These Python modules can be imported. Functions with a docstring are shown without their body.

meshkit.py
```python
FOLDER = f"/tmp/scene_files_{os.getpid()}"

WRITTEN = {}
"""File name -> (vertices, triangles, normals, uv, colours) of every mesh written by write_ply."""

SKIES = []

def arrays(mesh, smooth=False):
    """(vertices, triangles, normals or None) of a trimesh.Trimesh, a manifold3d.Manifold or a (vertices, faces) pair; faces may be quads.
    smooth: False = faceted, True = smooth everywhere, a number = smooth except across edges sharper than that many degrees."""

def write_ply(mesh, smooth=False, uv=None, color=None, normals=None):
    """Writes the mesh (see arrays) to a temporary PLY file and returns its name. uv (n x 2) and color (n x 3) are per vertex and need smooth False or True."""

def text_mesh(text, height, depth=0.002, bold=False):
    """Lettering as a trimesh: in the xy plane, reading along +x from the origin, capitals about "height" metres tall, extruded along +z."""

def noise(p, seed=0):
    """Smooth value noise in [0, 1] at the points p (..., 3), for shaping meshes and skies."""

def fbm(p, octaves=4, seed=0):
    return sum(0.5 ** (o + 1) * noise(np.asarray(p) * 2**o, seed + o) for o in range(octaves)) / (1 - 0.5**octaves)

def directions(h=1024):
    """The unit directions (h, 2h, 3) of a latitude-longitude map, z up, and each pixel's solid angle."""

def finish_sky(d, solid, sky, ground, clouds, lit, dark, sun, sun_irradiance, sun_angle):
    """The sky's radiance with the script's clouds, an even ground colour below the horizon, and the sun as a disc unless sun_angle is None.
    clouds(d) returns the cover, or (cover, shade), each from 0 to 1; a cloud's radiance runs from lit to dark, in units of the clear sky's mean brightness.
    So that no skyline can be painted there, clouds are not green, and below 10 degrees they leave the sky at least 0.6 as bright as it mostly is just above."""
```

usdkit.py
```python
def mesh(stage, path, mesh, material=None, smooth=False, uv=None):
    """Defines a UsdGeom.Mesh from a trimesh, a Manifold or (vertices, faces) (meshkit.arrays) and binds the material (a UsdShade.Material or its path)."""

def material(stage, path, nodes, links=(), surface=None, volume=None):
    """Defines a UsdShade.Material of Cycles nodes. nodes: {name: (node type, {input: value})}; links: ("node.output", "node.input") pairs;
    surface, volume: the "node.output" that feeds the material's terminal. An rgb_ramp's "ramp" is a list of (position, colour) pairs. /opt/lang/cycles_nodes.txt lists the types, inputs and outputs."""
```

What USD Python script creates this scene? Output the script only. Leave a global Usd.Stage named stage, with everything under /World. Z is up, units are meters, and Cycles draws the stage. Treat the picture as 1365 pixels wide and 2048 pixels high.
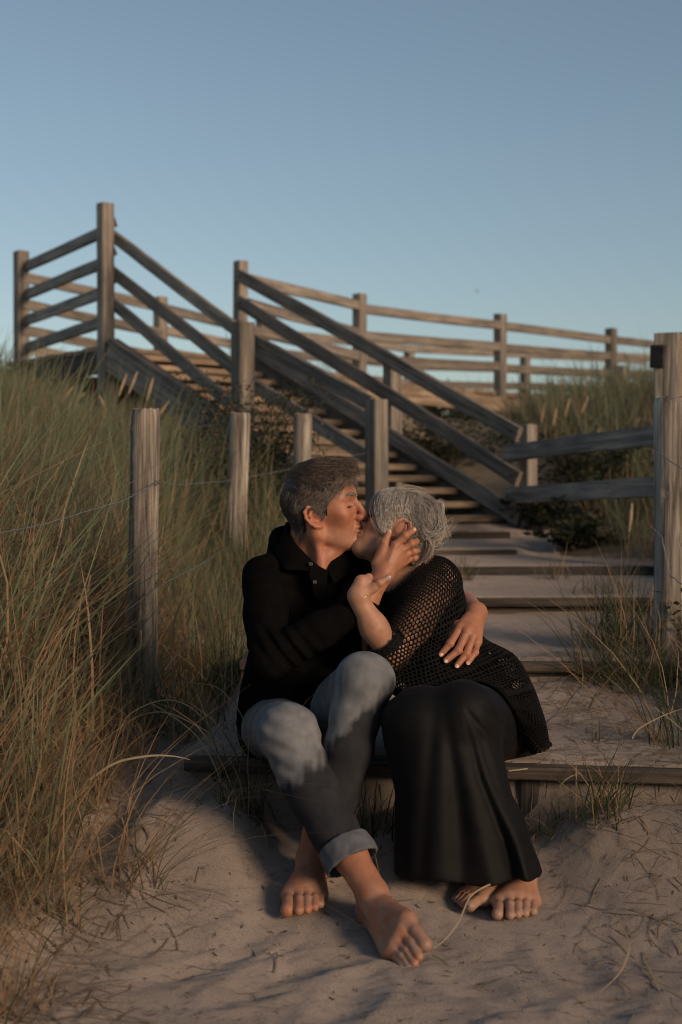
import math, os, random
import numpy as np, trimesh, usdkit, meshkit
from scipy.interpolate import RBFInterpolator
from scipy.spatial import cKDTree
from pxr import Usd, UsdGeom, UsdLux, UsdShade, Gf, Sdf, Vt

stage = Usd.Stage.CreateInMemory()
UsdGeom.SetStageUpAxis(stage, 'Z')
UsdGeom.SetStageMetersPerUnit(stage, 1.0)
UsdGeom.Xform.Define(stage, '/World')
UsdGeom.Scope.Define(stage, '/World/Looks')

# ------------------------------------------------------------------ camera, sky, sun, exposure
CAM_H, FOCAL, APER, U0, V0 = 1.0, 50.0, 24.0, 682.5, 1000.0
FPX = FOCAL / APER * 1365.0
cam = UsdGeom.Camera.Define(stage, '/World/camera')
cam.CreateFocalLengthAttr(FOCAL); cam.CreateHorizontalApertureAttr(APER); cam.CreateVerticalApertureAttr(APER * 1.5)
cam.CreateVerticalApertureOffsetAttr((1000.0 - 1024.0) / 1365.0 * APER)
cam.CreateFStopAttr(3.2); cam.CreateFocusDistanceAttr(3.8)
cam.CreateExposureAttr(-0.13)
cam.AddTranslateOp().Set(Gf.Vec3d(0, 0, CAM_H)); cam.AddRotateXOp().Set(90.0)

SUN_EL, SUN_AZ = math.radians(16.0), math.radians(136.0)      # azimuth from +y towards +x
sd = np.array([math.sin(SUN_AZ) * math.cos(SUN_EL), math.cos(SUN_AZ) * math.cos(SUN_EL), math.sin(SUN_EL)])
sun = UsdLux.DistantLight.Define(stage, '/World/sun')
sun.CreateIntensityAttr(0.82); sun.CreateAngleAttr(17.0); sun.CreateColorAttr(Gf.Vec3f(1.0, 0.71, 0.47))
UsdLux.LightAPI(sun).CreateNormalizeAttr(True)
_z = sd; _x = np.cross([0, 0, 1.0], _z); _x /= np.linalg.norm(_x); _y = np.cross(_z, _x)
sun.AddTransformOp().Set(Gf.Matrix4d(*_x, 0, *_y, 0, *_z, 0, 0, 0, 0, 1))
dome = UsdLux.DomeLight.Define(stage, '/World/sky'); dome.CreateIntensityAttr(1.0)
dm = usdkit.material(stage, '/World/Looks/sky_air', {
    'sky': ('sky_texture', {'sky_type': 'single_scattering', 'sun_disc': False, 'sun_elevation': SUN_EL, 'sun_rotation': SUN_AZ, 'altitude': 0.0, 'air_density': 1.0, 'aerosol_density': 0.6, 'ozone_density': 1.5}),
    'sat': ('hsv', {'hue': 0.493, 'saturation': 0.84, 'value': 1.04}),
    'bg': ('background_shader', {'strength': 0.1})}, [('sky.color', 'sat.color'), ('sat.color', 'bg.color')], surface='bg.background')
UsdShade.MaterialBindingAPI.Apply(dome.GetPrim()).Bind(dm)
dome.GetPrim().SetCustomDataByKey('label', 'clear pale blue evening sky without clouds'); dome.GetPrim().SetCustomDataByKey('category', 'sky'); dome.GetPrim().SetCustomDataByKey('kind', 'structure')

# ------------------------------------------------------------------ helpers
def P(u, v, Y):
    return np.array([(u - U0) / FPX * Y, Y, CAM_H - (v - V0) / FPX * Y])

_used = {}
def numbered(path):
    n = _used.get(path, 0); _used[path] = n + 1
    return path if n == 0 else f'{path}_{n:03d}'

def tag(prim, label=None, cat=None, group=None, kind=None):
    for k, v in (('label', label), ('category', cat), ('group', group), ('kind', kind)):
        if v: prim.SetCustomDataByKey(k, v)
    return prim

def thing(name, label, cat, loc=(0, 0, 0), group=None, kind=None):
    x = UsdGeom.Xform.Define(stage, numbered('/World/' + name))
    x.AddTranslateOp().Set(Gf.Vec3d(*map(float, loc)))
    p = tag(x.GetPrim(), label, cat, group, kind)
    return p

def origin(prim):
    o = np.zeros(3)
    while prim and prim.IsValid() and prim.GetPath() != Sdf.Path('/World'):
        xf = UsdGeom.Xformable(prim)
        m = np.array(xf.GetLocalTransformation())
        o = o + m[3, :3]
        if not np.allclose(m[:3, :3], np.eye(3)): raise ValueError('rotated parent')
        prim = prim.GetParent()
    return o

def obj(name, mesh, mat, parent=None, smooth=False, tint=None, label=None, cat=None, group=None, kind=None, frame=None):
    """one Mesh prim; vertices given in world space (moved into the parent's space) or, with frame (4x4 row matrix), in the frame's space"""
    base = str(parent.GetPath()) if parent is not None else '/World'
    path = numbered(base + '/' + name)
    if tint is not None:
        v, f, n = meshkit.arrays(mesh, True)
    else:
        v, f, n = meshkit.arrays(mesh, smooth)
    o = origin(parent) if parent is not None else np.zeros(3)
    if frame is None: v = v - o
    m = UsdGeom.Mesh.Define(stage, path)
    m.CreatePointsAttr(Vt.Vec3fArray.FromNumpy(v.astype(np.float32)))
    m.CreateFaceVertexCountsAttr(Vt.IntArray.FromNumpy(np.full(len(f), 3, np.int32)))
    m.CreateFaceVertexIndicesAttr(Vt.IntArray.FromNumpy(f.astype(np.int32).ravel()))
    m.CreateSubdivisionSchemeAttr('none')
    if n is not None:
        m.CreateNormalsAttr(Vt.Vec3fArray.FromNumpy(n.astype(np.float32))); m.SetNormalsInterpolation('vertex')
    if tint is not None:
        UsdGeom.PrimvarsAPI(m).CreatePrimvar('tint', Sdf.ValueTypeNames.Color3fArray, 'vertex').Set(Vt.Vec3fArray.FromNumpy(np.asarray(tint, np.float32)))
    if frame is not None:
        fr = np.array(frame, float); fr[3, :3] -= o
        m.AddTransformOp().Set(Gf.Matrix4d(*fr.ravel()))
    UsdShade.MaterialBindingAPI.Apply(m.GetPrim()).Bind(mat)
    return tag(m.GetPrim(), label, cat, group, kind)

def curves(name, strands, widths, mat, parent=None, label=None, cat=None, group=None, kind=None, tint=None):
    base = str(parent.GetPath()) if parent is not None else '/World'
    o = origin(parent) if parent is not None else np.zeros(3)
    c = UsdGeom.BasisCurves.Define(stage, numbered(base + '/' + name))
    c.CreateTypeAttr('linear'); c.CreateWrapAttr('nonperiodic')
    c.CreateCurveVertexCountsAttr(Vt.IntArray.FromNumpy(np.array([len(s) for s in strands], np.int32)))
    c.CreatePointsAttr(Vt.Vec3fArray.FromNumpy((np.concatenate(strands) - o).astype(np.float32)))
    w = np.concatenate([np.broadcast_to(x, (len(s),)) for s, x in zip(strands, widths)]).astype(np.float32)
    c.CreateWidthsAttr(Vt.FloatArray.FromNumpy(w)); c.SetWidthsInterpolation('vertex')
    UsdShade.MaterialBindingAPI.Apply(c.GetPrim()).Bind(mat)
    return tag(c.GetPrim(), label, cat, group, kind)

def mat(name, nodes, links, surface='p.BSDF'):
    return usdkit.material(stage, '/World/Looks/' + name, nodes, links, surface=surface)

def frame_x(a, b, up=(0, 0, 1)):
    """row matrix: local x along a->b, z near up, origin at a"""
    a, b = np.asarray(a, float), np.asarray(b, float); x = b - a; L = np.linalg.norm(x); x = x / L
    y = np.cross(up, x); y /= np.linalg.norm(y); z = np.cross(x, y)
    m = np.eye(4); m[0, :3], m[1, :3], m[2, :3], m[3, :3] = x, y, z, a
    return m, L

_rng = np.random.default_rng(7)
def board(L, wy, wz, n=6, bev=0.006, warp=0.004, rng=_rng):
    """a plank along +x, centred on y and z, rounded edges, slightly warped"""
    hy, hz = wy / 2, wz / 2; b = min(bev, hy * .4, hz * .4)
    sec = np.array([[hy, -hz + b], [hy, hz - b], [hy - b, hz], [-hy + b, hz], [-hy, hz - b], [-hy, -hz + b], [-hy + b, -hz], [hy - b, -hz]])
    xs = np.linspace(0, L, n + 1); k = len(sec)
    ph = rng.uniform(0, 6.28, 4)
    v = []
    for x in xs:
        dy = warp * math.sin(x * 2.1 + ph[0]) + rng.normal(0, warp * .12); dz = warp * math.sin(x * 1.7 + ph[1]) + rng.normal(0, warp * .12)
        s = 1 + rng.normal(0, .006)
        v.append(np.c_[np.full(k, x), sec * s + [dy, dz]])
    v[0][:, 0] += rng.normal(0, .002, k); v[-1][:, 0] += rng.normal(0, .002, k)
    v = np.concatenate(v + [np.array([[0, 0, 0], [L, 0, 0]])])
    f = []
    for i in range(n):
        for j in range(k):
            a, c = i * k + j, i * k + (j + 1) % k
            f += [[a, c, c + k], [a, c + k, a + k]]
    e0, e1 = len(v) - 2, len(v) - 1
    for j in range(k):
        f += [[e0, (j + 1) % k, j], [e1, n * k + j, n * k + (j + 1) % k]]
    return np.array(v), np.array(f)

def log_post(L, r0, r1, n=48, k=56, seed=0, knots=()):
    """a weathered round post along +x: grooves along the grain, a checked top, knots (x, angle, size)"""
    xs = np.linspace(0, L, n + 1); th = np.linspace(0, 2 * np.pi, k, endpoint=False)
    X, T = np.meshgrid(xs, th, indexing='ij')
    q = np.stack([np.cos(T) * 2.2, np.sin(T) * 2.2, X * 1.3], -1)
    R = r0 + (r1 - r0) * X / L
    R = R * (1 + .10 * (meshkit.fbm(q, 3, seed) - .5) + .10 * (meshkit.fbm(q * [7, 7, 1.6], 2, seed + 5) - .5))
    crack = np.exp(-(((T - 4.9 + .15 * np.sin(X * 4 + seed)) + np.pi) % (2 * np.pi) - np.pi) ** 2 / .004)
    R -= .012 * crack
    for c_ in range(5):
        a0 = (seed * 1.7 + c_ * 1.31) % 6.28; x0 = L * ((seed * .37 + c_ * .23) % 1)
        g = np.exp(-(((T - a0 + .10 * np.sin(X * 5 + c_)) + np.pi) % (2 * np.pi) - np.pi) ** 2 / .006) * np.exp(-((X - x0) / (.25 * L)) ** 4)
        R -= .006 * g
    for kx, kt, ks in knots:
        d = ((X - kx) ** 2 + (((T - kt + np.pi) % (2 * np.pi) - np.pi) * r0) ** 2) / ks ** 2
        R += .006 * np.exp(-d) - .012 * np.exp(-d * 6)
    R[-1] *= .93
    cx = .008 * np.sin(X * 2.3 + seed); cy = .008 * np.sin(X * 1.9 + 2 * seed)
    v = np.stack([X, R * np.cos(T) + cx, R * np.sin(T) + cy], -1).reshape(-1, 3)
    v[-k:, 0] += _rng.normal(0, .003, k)
    f = []
    for i in range(n):
        for j in range(k):
            a, c = i * k + j, i * k + (j + 1) % k
            f += [[a, c, c + k], [a, c + k, a + k]]
    v = np.vstack([v, [[0, 0, 0], [L + .002, cx[-1, 0], cy[-1, 0]]]])
    for j in range(k):
        f += [[len(v) - 2, (j + 1) % k, j], [len(v) - 1, n * k + j, n * k + (j + 1) % k]]
    return v, np.array(f)

# ------------------------------------------------------------------ materials
def wood(name, c0, c1, c2, rough=.85, scale=(1.2, 26, 26), bump=.5):
    return mat(name, {
        'co': ('texture_coordinate', {}), 'oi': ('object_info', {}),
        'off': ('vector_math', {'math_type': 'add'}), 'sc': ('vector_math', {'math_type': 'scale', 'scale': 37.0}), 'cv': ('combine_xyz', {}),
        'mp': ('mapping', {'scale': scale}), 'mp2': ('mapping', {'scale': (2.5, 6, 6)}),
        'n1': ('noise_texture', {'scale': 1.6, 'detail': 6, 'roughness': .65, 'distortion': .6}),
        'n2': ('noise_texture', {'scale': 1.5, 'detail': 4, 'roughness': .6}),
        'r1': ('rgb_ramp', {'ramp': [(0.34, c0), (.5, c1), (.67, c2)]}),
        'r2': ('rgb_ramp', {'ramp': [(0.3, (.55, .56, .58)), (.7, (1.12, 1.08, 1.02))]}),
        'mx': ('mix', {'mix_type': 'multiply', 'fac': .85}),
        'rv': ('map_range', {'from_min': 0, 'from_max': 1, 'to_min': .72, 'to_max': 1.2}),
        'br': ('vector_math', {'math_type': 'scale'}),
        'bp': ('bump', {'strength': bump, 'distance': .004}),
        'p': ('principled_bsdf', {'roughness': rough, 'specular_ior_level': .25})},
        [('oi.random', 'cv.x'), ('oi.random', 'cv.y'), ('cv.vector', 'sc.vector1'), ('co.object', 'off.vector1'), ('sc.vector', 'off.vector2'),
         ('off.vector', 'mp.vector'), ('off.vector', 'mp2.vector'), ('mp.vector', 'n1.vector'), ('mp2.vector', 'n2.vector'), ('n1.fac', 'r1.fac'), ('n2.fac', 'r2.fac'),
         ('r1.color', 'mx.color1'), ('r2.color', 'mx.color2'), ('oi.random', 'rv.value'), ('mx.color', 'br.vector1'), ('rv.result', 'br.scale'),
         ('br.vector', 'p.base_color'), ('n1.fac', 'bp.height'), ('bp.normal', 'p.normal')])

M = {}
M['rail_wood'] = wood('rail_wood', (.10, .088, .077), (.22, .192, .165), (.34, .30, .26))
M['post_wood'] = wood('post_wood', (.06, .05, .042), (.255, .222, .185), (.50, .46, .40), scale=(1.3, 30, 30), bump=1.0)
M['step_wood'] = wood('step_wood', (.035, .028, .023), (.085, .066, .053), (.15, .12, .097), bump=.8)
M['dark_wood'] = wood('dark_wood', (.025, .023, .022), (.06, .052, .047), (.10, .09, .08))
M['tread_wood'] = wood('tread_wood', (.13, .095, .065), (.25, .185, .13), (.36, .275, .20))
M['sand'] = mat('sand', {
    'g': ('geometry', {}),
    'n1': ('noise_texture', {'scale': 2.2, 'detail': 5, 'roughness': .6}), 'n2': ('noise_texture', {'scale': 420, 'detail': 2, 'roughness': .7}),
    'n3': ('noise_texture', {'scale': 34, 'detail': 5, 'roughness': .65}), 'v': ('voronoi_texture', {'scale': 95, 'feature': 'f1'}),
    'r1': ('rgb_ramp', {'ramp': [(.3, (.235, .195, .165)), (.7, (.33, .275, .235))]}),
    'r2': ('rgb_ramp', {'ramp': [(.3, (.5, .48, .46)), (.5, (1, 1, 1)), (.7, (1.4, 1.38, 1.35))]}),
    'r3': ('rgb_ramp', {'ramp': [(.30, (.50, .46, .42)), (.46, (1, 1, 1))]}),
    'm1': ('mix', {'mix_type': 'multiply', 'fac': .8}), 'm2': ('mix', {'mix_type': 'multiply', 'fac': .55}),
    'ad': ('math', {'math_type': 'multiply_add', 'value2': .35}),
    'bp': ('bump', {'strength': .6, 'distance': .006}),
    'p': ('principled_bsdf', {'roughness': .95, 'specular_ior_level': .15, 'diffuse_roughness': .5})},
    [('g.position', 'n1.vector'), ('g.position', 'n2.vector'), ('g.position', 'n3.vector'), ('g.position', 'v.vector'), ('n1.fac', 'r1.fac'), ('n2.fac', 'r2.fac'), ('n3.fac', 'r3.fac'),
     ('r1.color', 'm1.color1'), ('r2.color', 'm1.color2'), ('m1.color', 'm2.color1'), ('r3.color', 'm2.color2'), ('m2.color', 'p.base_color'),
     ('n2.fac', 'ad.value1'), ('n3.fac', 'ad.value3'), ('ad.value', 'bp.height'), ('bp.normal', 'p.normal')])
M['dune_soil'] = mat('dune_soil', {
    'g': ('geometry', {}), 'n1': ('noise_texture', {'scale': 5, 'detail': 6, 'roughness': .7}),
    'r1': ('rgb_ramp', {'ramp': [(.35, (.12, .095, .062)), (.55, (.20, .16, .11)), (.75, (.28, .23, .17))]}),
    'p': ('principled_bsdf', {'roughness': 1.0, 'specular_ior_level': .1})},
    [('g.position', 'n1.vector'), ('n1.fac', 'r1.fac'), ('r1.color', 'p.base_color')])
M['wire'] = mat('galvanised_wire', {'p': ('principled_bsdf', {'base_color': (.15, .16, .175), 'metallic': .3, 'roughness': .55})}, [])
M['rust'] = mat('rusty_iron', {'g': ('geometry', {}), 'n': ('noise_texture', {'scale': 60}), 'r': ('rgb_ramp', {'ramp': [(.3, (.06, .025, .012)), (.7, (.22, .09, .04))]}),
    'p': ('principled_bsdf', {'metallic': .3, 'roughness': .8})}, [('g.position', 'n.vector'), ('n.fac', 'r.fac'), ('r.color', 'p.base_color')])

def blade_mat(name, ramp, trans=.35):
    return mat(name, {
        'g': ('geometry', {}), 'r': ('rgb_ramp', {'ramp': ramp}), 'p': ('principled_bsdf', {'roughness': .6, 'specular_ior_level': .3}),
        't': ('translucent_bsdf', {}), 'm': ('mix_closure', {'fac': trans})},
        [('g.random_per_island', 'r.fac'), ('r.color', 'p.base_color'), ('r.color', 't.color'), ('p.BSDF', 'm.closure1'), ('t.BSDF', 'm.closure2')], surface='m.closure')
GREEN = [(.0, (.18, .20, .115)), (.3, (.27, .285, .17)), (.55, (.36, .36, .22)), (.75, (.50, .44, .29)), (1.0, (.66, .56, .39))]
DRY = [(.0, (.30, .20, .115)), (.3, (.52, .36, .22)), (.6, (.66, .50, .33)), (.8, (.40, .35, .20)), (1.0, (.76, .64, .47))]
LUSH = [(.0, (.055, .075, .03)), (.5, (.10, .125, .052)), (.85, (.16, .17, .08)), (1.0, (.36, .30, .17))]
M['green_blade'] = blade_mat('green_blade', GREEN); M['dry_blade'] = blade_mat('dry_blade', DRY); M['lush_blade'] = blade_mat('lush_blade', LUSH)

# ------------------------------------------------------------------ ground
STEPS = [  # left end, right end of the plank's front top edge (x, y), top z
    ((-.43, 3.90), (1.02, 3.66), .292), ((-.34, 4.80), (1.12, 4.74), .457), ((-.28, 5.98), (1.30, 5.93), .586), ((-.15, 6.96), (1.60, 7.02), .668),
    ((.02, 7.60), (.96, 7.75), .729), ((.22, 8.15), (1.00, 8.40), .815), ((.42, 8.50), (1.05, 8.85), .885)]
def step_y(s, x):
    (x0, y0), (x1, y1), z = s
    return y0 + (y1 - y0) * (x - x0) / (x1 - x0)
def path_z(x, y):
    z = np.interp(y, [0, 2.6, 3.1, 3.4, 3.62], [.0, 0, .0, .03, .10])
    feet = np.clip(np.exp(-((x + .06) / .17) ** 4) + np.exp(-((x - .38) / .22) ** 4), 0, 1)
    z = z + (1 - feet) * np.interp(y - (3.78 - .135 * x - .12 * (x < -.1)) , [-.55, -.35, -.15, -.03], [0, .035, .085, .11]) * (y < 4.2)
    for i, s in enumerate(STEPS):
        ys = step_y(s, x); nxt = STEPS[i + 1][2] if i + 1 < len(STEPS) else s[2] + .06
        ny = step_y(STEPS[i + 1], x) if i + 1 < len(STEPS) else ys + .4
        t = np.clip((y - ys - .03) / .03, 0, 1)
        rise = np.clip((y - ys - .20) / np.maximum(ny - ys - .22, .05), 0, 1) ** 2
        drop = min(.075, .6 * (nxt - s[2]))
        zt = s[2] + .009 + rise * (nxt - drop - s[2])
        z = np.where(y > ys + .03, z + (zt - z) * t, z)
    return z
XL = lambda y: np.interp(y, [2.0, 2.7, 3.4, 3.9, 4.3, 4.8, 5.6, 6.5, 7.2, 7.8, 8.4, 9.0], [-.75, -.60, -.53, -.43, -.36, -.28, -.22, -.12, .0, .12, .3, .55])
XR = lambda y: np.interp(y, [2.0, 3.0, 3.6, 4.2, 4.8, 5.9, 7.0, 7.45, 7.8, 8.4, 9.0], [1.2, .95, 1.0, 1.05, 1.08, 1.28, 1.55, 1.25, .95, .98, 1.1])
ctrl = np.array([  # x, y, z away from the path
    (-.75, 2.6, .02), (-1.2, 2.6, .16), (-2.0, 2.6, .45), (-.75, 3.4, .10), (-1.1, 3.5, .30), (-1.8, 3.6, .62), (-3, 3.6, 1.1),
    (-.62, 4.2, .26), (-.68, 4.8, .34), (-1.0, 4.8, .52), (-1.5, 4.9, .80), (-2.4, 5, 1.15), (-.62, 5.8, .52), (-1.1, 6, .80), (-1.9, 6.2, 1.15), (-3, 6.2, 1.5),
    (-.55, 6.8, .66), (-1.0, 7.2, .90), (-1.6, 7.6, 1.20), (-2.4, 7.8, 1.45), (-3.5, 7.8, 1.7), (-.35, 7.4, .74), (-.5, 8.2, .88), (-1.0, 8.8, 1.15), (-1.4, 9.4, 1.35), (-1.75, 10.3, 1.55),
    (-2.4, 10.0, 1.72), (-3.2, 10.2, 1.95), (-2.5, 11.6, 1.9), (-3.3, 12.2, 2.18), (-2.2, 13.5, 2.0), (-.3, 11.0, 1.4), (-.5, 9.8, 1.2), (.4, 9.8, 1.05), (.2, 11, 1.3),
    (.9, 10.4, 1.2), (.3, 13.6, 1.9), (1.0, 12.6, 1.65), (1.6, 13.6, 1.75), (1.5, 11.4, 1.45), (2.9, 14.8, 1.95), (2.2, 12.8, 1.75), (3.2, 12.4, 1.95), (4.5, 13, 2.2), (3.6, 15.2, 2.25),
    (1.25, 9.2, .92), (1.35, 8.4, .80), (1.7, 7.9, .78), (1.6, 8.8, .9), (1.9, 9.8, 1.2), (2.3, 8.4, 1.0), (3.0, 9.5, 1.45), (4.5, 10, 1.9), (1.85, 7.0, .72), (1.5, 6.0, .60), (2.2, 6.2, .80), (3.2, 7, 1.2),
    (1.25, 4.9, .47), (1.7, 4.8, .62), (2.6, 5, .95), (1.15, 4.2, .36), (1.5, 3.9, .42), (1.1, 3.6, .25), (1.5, 3.3, .30), (2.4, 3.4, .62), (1.15, 3.1, .06), (1.4, 2.7, .08), (2.2, 2.6, .3),
    (-3, 17, 1.9), (0, 17, 1.9), (3, 18, 2.1), (6, 17, 2.4), (-6, 10, 2.1), (-6, 4, 1.6), (6, 6, 1.7), (6, 2, 1.0), (-6, 15, 2.2), (-1.2, 11.7, 1.98), (-.5, 12.0, 1.97), (-1.9, 12.3, 2.06), (.1, 12.7, 1.95), (-2.3, 12.9, 2.1), (-1.2, 1.2, .05), (1.2, 1.2, .02), (-4, 0, .8), (4, 0, .5), (0, 0, .0)])
_rbf = RBFInterpolator(ctrl[:, :2], ctrl[:, 2], kernel='thin_plate_spline', smoothing=.0008)
RIDGE = 0.7
def bank_z(x, y):
    q = np.stack([np.ravel(x), np.ravel(y)], -1).astype(float)
    z = _rbf(q).reshape(np.shape(x))
    far = np.clip((np.hypot(x, y - 9) - 9) / 6, 0, 1)
    z = z * (1 - far) + far * 1.9
    s_, t_ = x * .669 - y * .743, x * .743 + y * .669           # unseen ridge added to keep the low sun off the foreground, since lowered
    return np.maximum(z, RIDGE * np.exp(-((s_ - 9.4) / 2.6) ** 2) * np.clip((30 - np.abs(t_ - 2)) / 10, 0, 1))
def ground_z(x, y, detail=True):
    x, y = np.asarray(x, float), np.asarray(y, float)
    w = .16
    tl = np.clip((x - XL(y) + w) / w, 0, 1); tr = np.clip((XR(y) + w - x) / w, 0, 1)
    on = np.minimum(tl, tr); on = on * on * (3 - 2 * on) * np.clip((9.3 - y) / .5, 0, 1)
    z = bank_z(x, y) * (1 - on) + path_z(x, y) * on
    if detail:
        q = np.stack([x, y, np.zeros_like(x)], -1)
        near = np.clip((9 - y) / 4, 0, 1)
        z = z + near * (.026 * (meshkit.fbm(q * [3.2, 3.8, 1], 4, 3) - .5) * np.where(y < 3.55, .9, .5) + np.where(y < 3.55, .010, .008) * (meshkit.fbm(q * [14, 17, 1], 3, 9) - .5))
        r = meshkit.fbm(q * [2.5, 6, 1], 3, 21)
        z = z + near * np.where(y < 3.5, 1, .3) * .006 * np.abs(np.sin(r * 21 + x * 4)) * (meshkit.noise(q * 2.2, 31))
        for (fx, fy, fa, fd) in FOOT:
            c, s = math.cos(fa), math.sin(fa); a, b = (x - fx) * c + (y - fy) * s, -(x - fx) * s + (y - fy) * c
            d = (a / .13) ** 2 + (b / .05) ** 2
            z = z - .5 * fd * np.exp(-d * 1.2) + .22 * fd * np.exp(-(np.sqrt(d) - 1.5) ** 2 * 6)
    return z
FOOT = [(-.16, 2.92, .9, .018), (.02, 2.84, 1.25, .022), (.30, 2.88, 2.2, .016), (.50, 3.02, 1.8, .018), (-.33, 3.0, .7, .014), (-.2, 3.2, 1.1, .010), (.52, 2.78, 1.0, .018), (.16, 2.72, .3, .014), (.62, 3.3, 2.4, .012), (-.05, 3.05, .6, .014)]
def axis(pieces):
    out = [np.array([pieces[0][0]])]
    for a, b, h in pieces: out.append(np.linspace(a, b, max(2, int(round((b - a) / h)) + 1))[1:])
    return np.concatenate(out)
gx = axis([(-400, -60, 60), (-60, -8, 6), (-8, -2, .4), (-2, -.9, .06), (-.9, 1.3, .0125), (1.3, 2.2, .05), (2.2, 20, .5), (20, 60, 6), (60, 400, 60)])
gy = axis([(-60, -20, 8), (-20, 1.8, .5), (1.8, 2.6, .05), (2.6, 4.2, .0125), (4.2, 9, .02), (9, 20, .25), (20, 60, 5), (60, 500, 80)])
GX, GY = np.meshgrid(gx, gy, indexing='ij')
GZ = ground_z(GX, GY)
nx, ny = GX.shape
idx = np.arange(nx * ny).reshape(nx, ny)
quads = np.stack([idx[:-1, :-1], idx[1:, :-1], idx[1:, 1:], idx[:-1, 1:]], -1).reshape(-1, 4)
gv = np.stack([GX, GY, GZ], -1).reshape(-1, 3)
cx, cy = GX[:-1, :-1].ravel(), GY[:-1, :-1].ravel()
onp = (cx > XL(cy) - .22) & (cx < XR(cy) + .25) & (cy < 9.0)
onp |= (cy < 3.3) & (cx > -.75) & (cx < 2)
def sub(q):
    u, inv = np.unique(q, return_inverse=True)
    return gv[u], inv.reshape(q.shape)
obj('sand', sub(quads[onp]), M['sand'], smooth=True, label='trampled pale brown sand of the dune path around the steps', cat='sand', kind='structure')
obj('dune', sub(quads[~onp]), M['dune_soil'], smooth=True, label='grown-over dune slope on both sides of the sandy path', cat='dune', kind='structure')

# ------------------------------------------------------------------ steps in the path
STEP_LABELS = ['lowest weathered plank step, on which the couple sits', 'second plank step, right behind the woman, its end at the round post',
    'third plank step up the path with sand lying on it', 'black tarred timber step, fourth up the path', 'fifth short step near the foot of the staircase', 'sixth short plank step below the staircase railing',
    'topmost sand step, just before the wooden staircase']
for i, s in enumerate(STEPS):
    (x0, y0), (x1, y1), z = s
    dark = i == 3
    th, dp = (.034, .26) if i == 0 else (.034, .20) if i < 3 else (.075, .10) if dark else (.045, .12)
    a, b = np.array([x0, y0, z - th / 2]), np.array([x1, y1, z - th / 2])
    fr, L = frame_x(a, b); n = fr[1, :3]; fr[3, :3] = fr[3, :3] + n * dp / 2
    t = thing('wooden_step', STEP_LABELS[i], 'step', (x0, y0, z))
    obj('plank', board(L, dp, th, n=24, bev=.004, warp=.003), M['dark_wood' if dark else 'step_wood'], t, smooth=40, frame=fr)
    if i in (1, 2, 4, 5, 6):   # riser board set back under the plank
        fr2 = fr.copy(); fr2[3, :3] += np.array([0, 0, -.02 - .05]) - n * (dp / 2 - .045)
        obj('riser_board', board(L, .025, .10, n=12, bev=.004), M['step_wood'], t, smooth=40, frame=fr2)
    if dark:
        fr2 = fr.copy(); fr2[3, :3] += np.array([0, 0, -.04 - .035]) - n * (dp / 2 - .035)
        obj('lower_beam', board(L, .06, .07, n=12), M['dark_wood'], t, smooth=40, frame=fr2)
    if i == 0:
        for (px, w) in ((.50, .075), (-.33, .08)):
            yy = step_y(s, px)
            fr3, L3 = frame_x((px, yy + .075, -.02), (px, yy + .075, z - th - .003), up=(0, 1, 0))
            obj('support_post', board(L3, .055, w, n=5), M['dark_wood'], t, smooth=40, frame=fr3)

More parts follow.
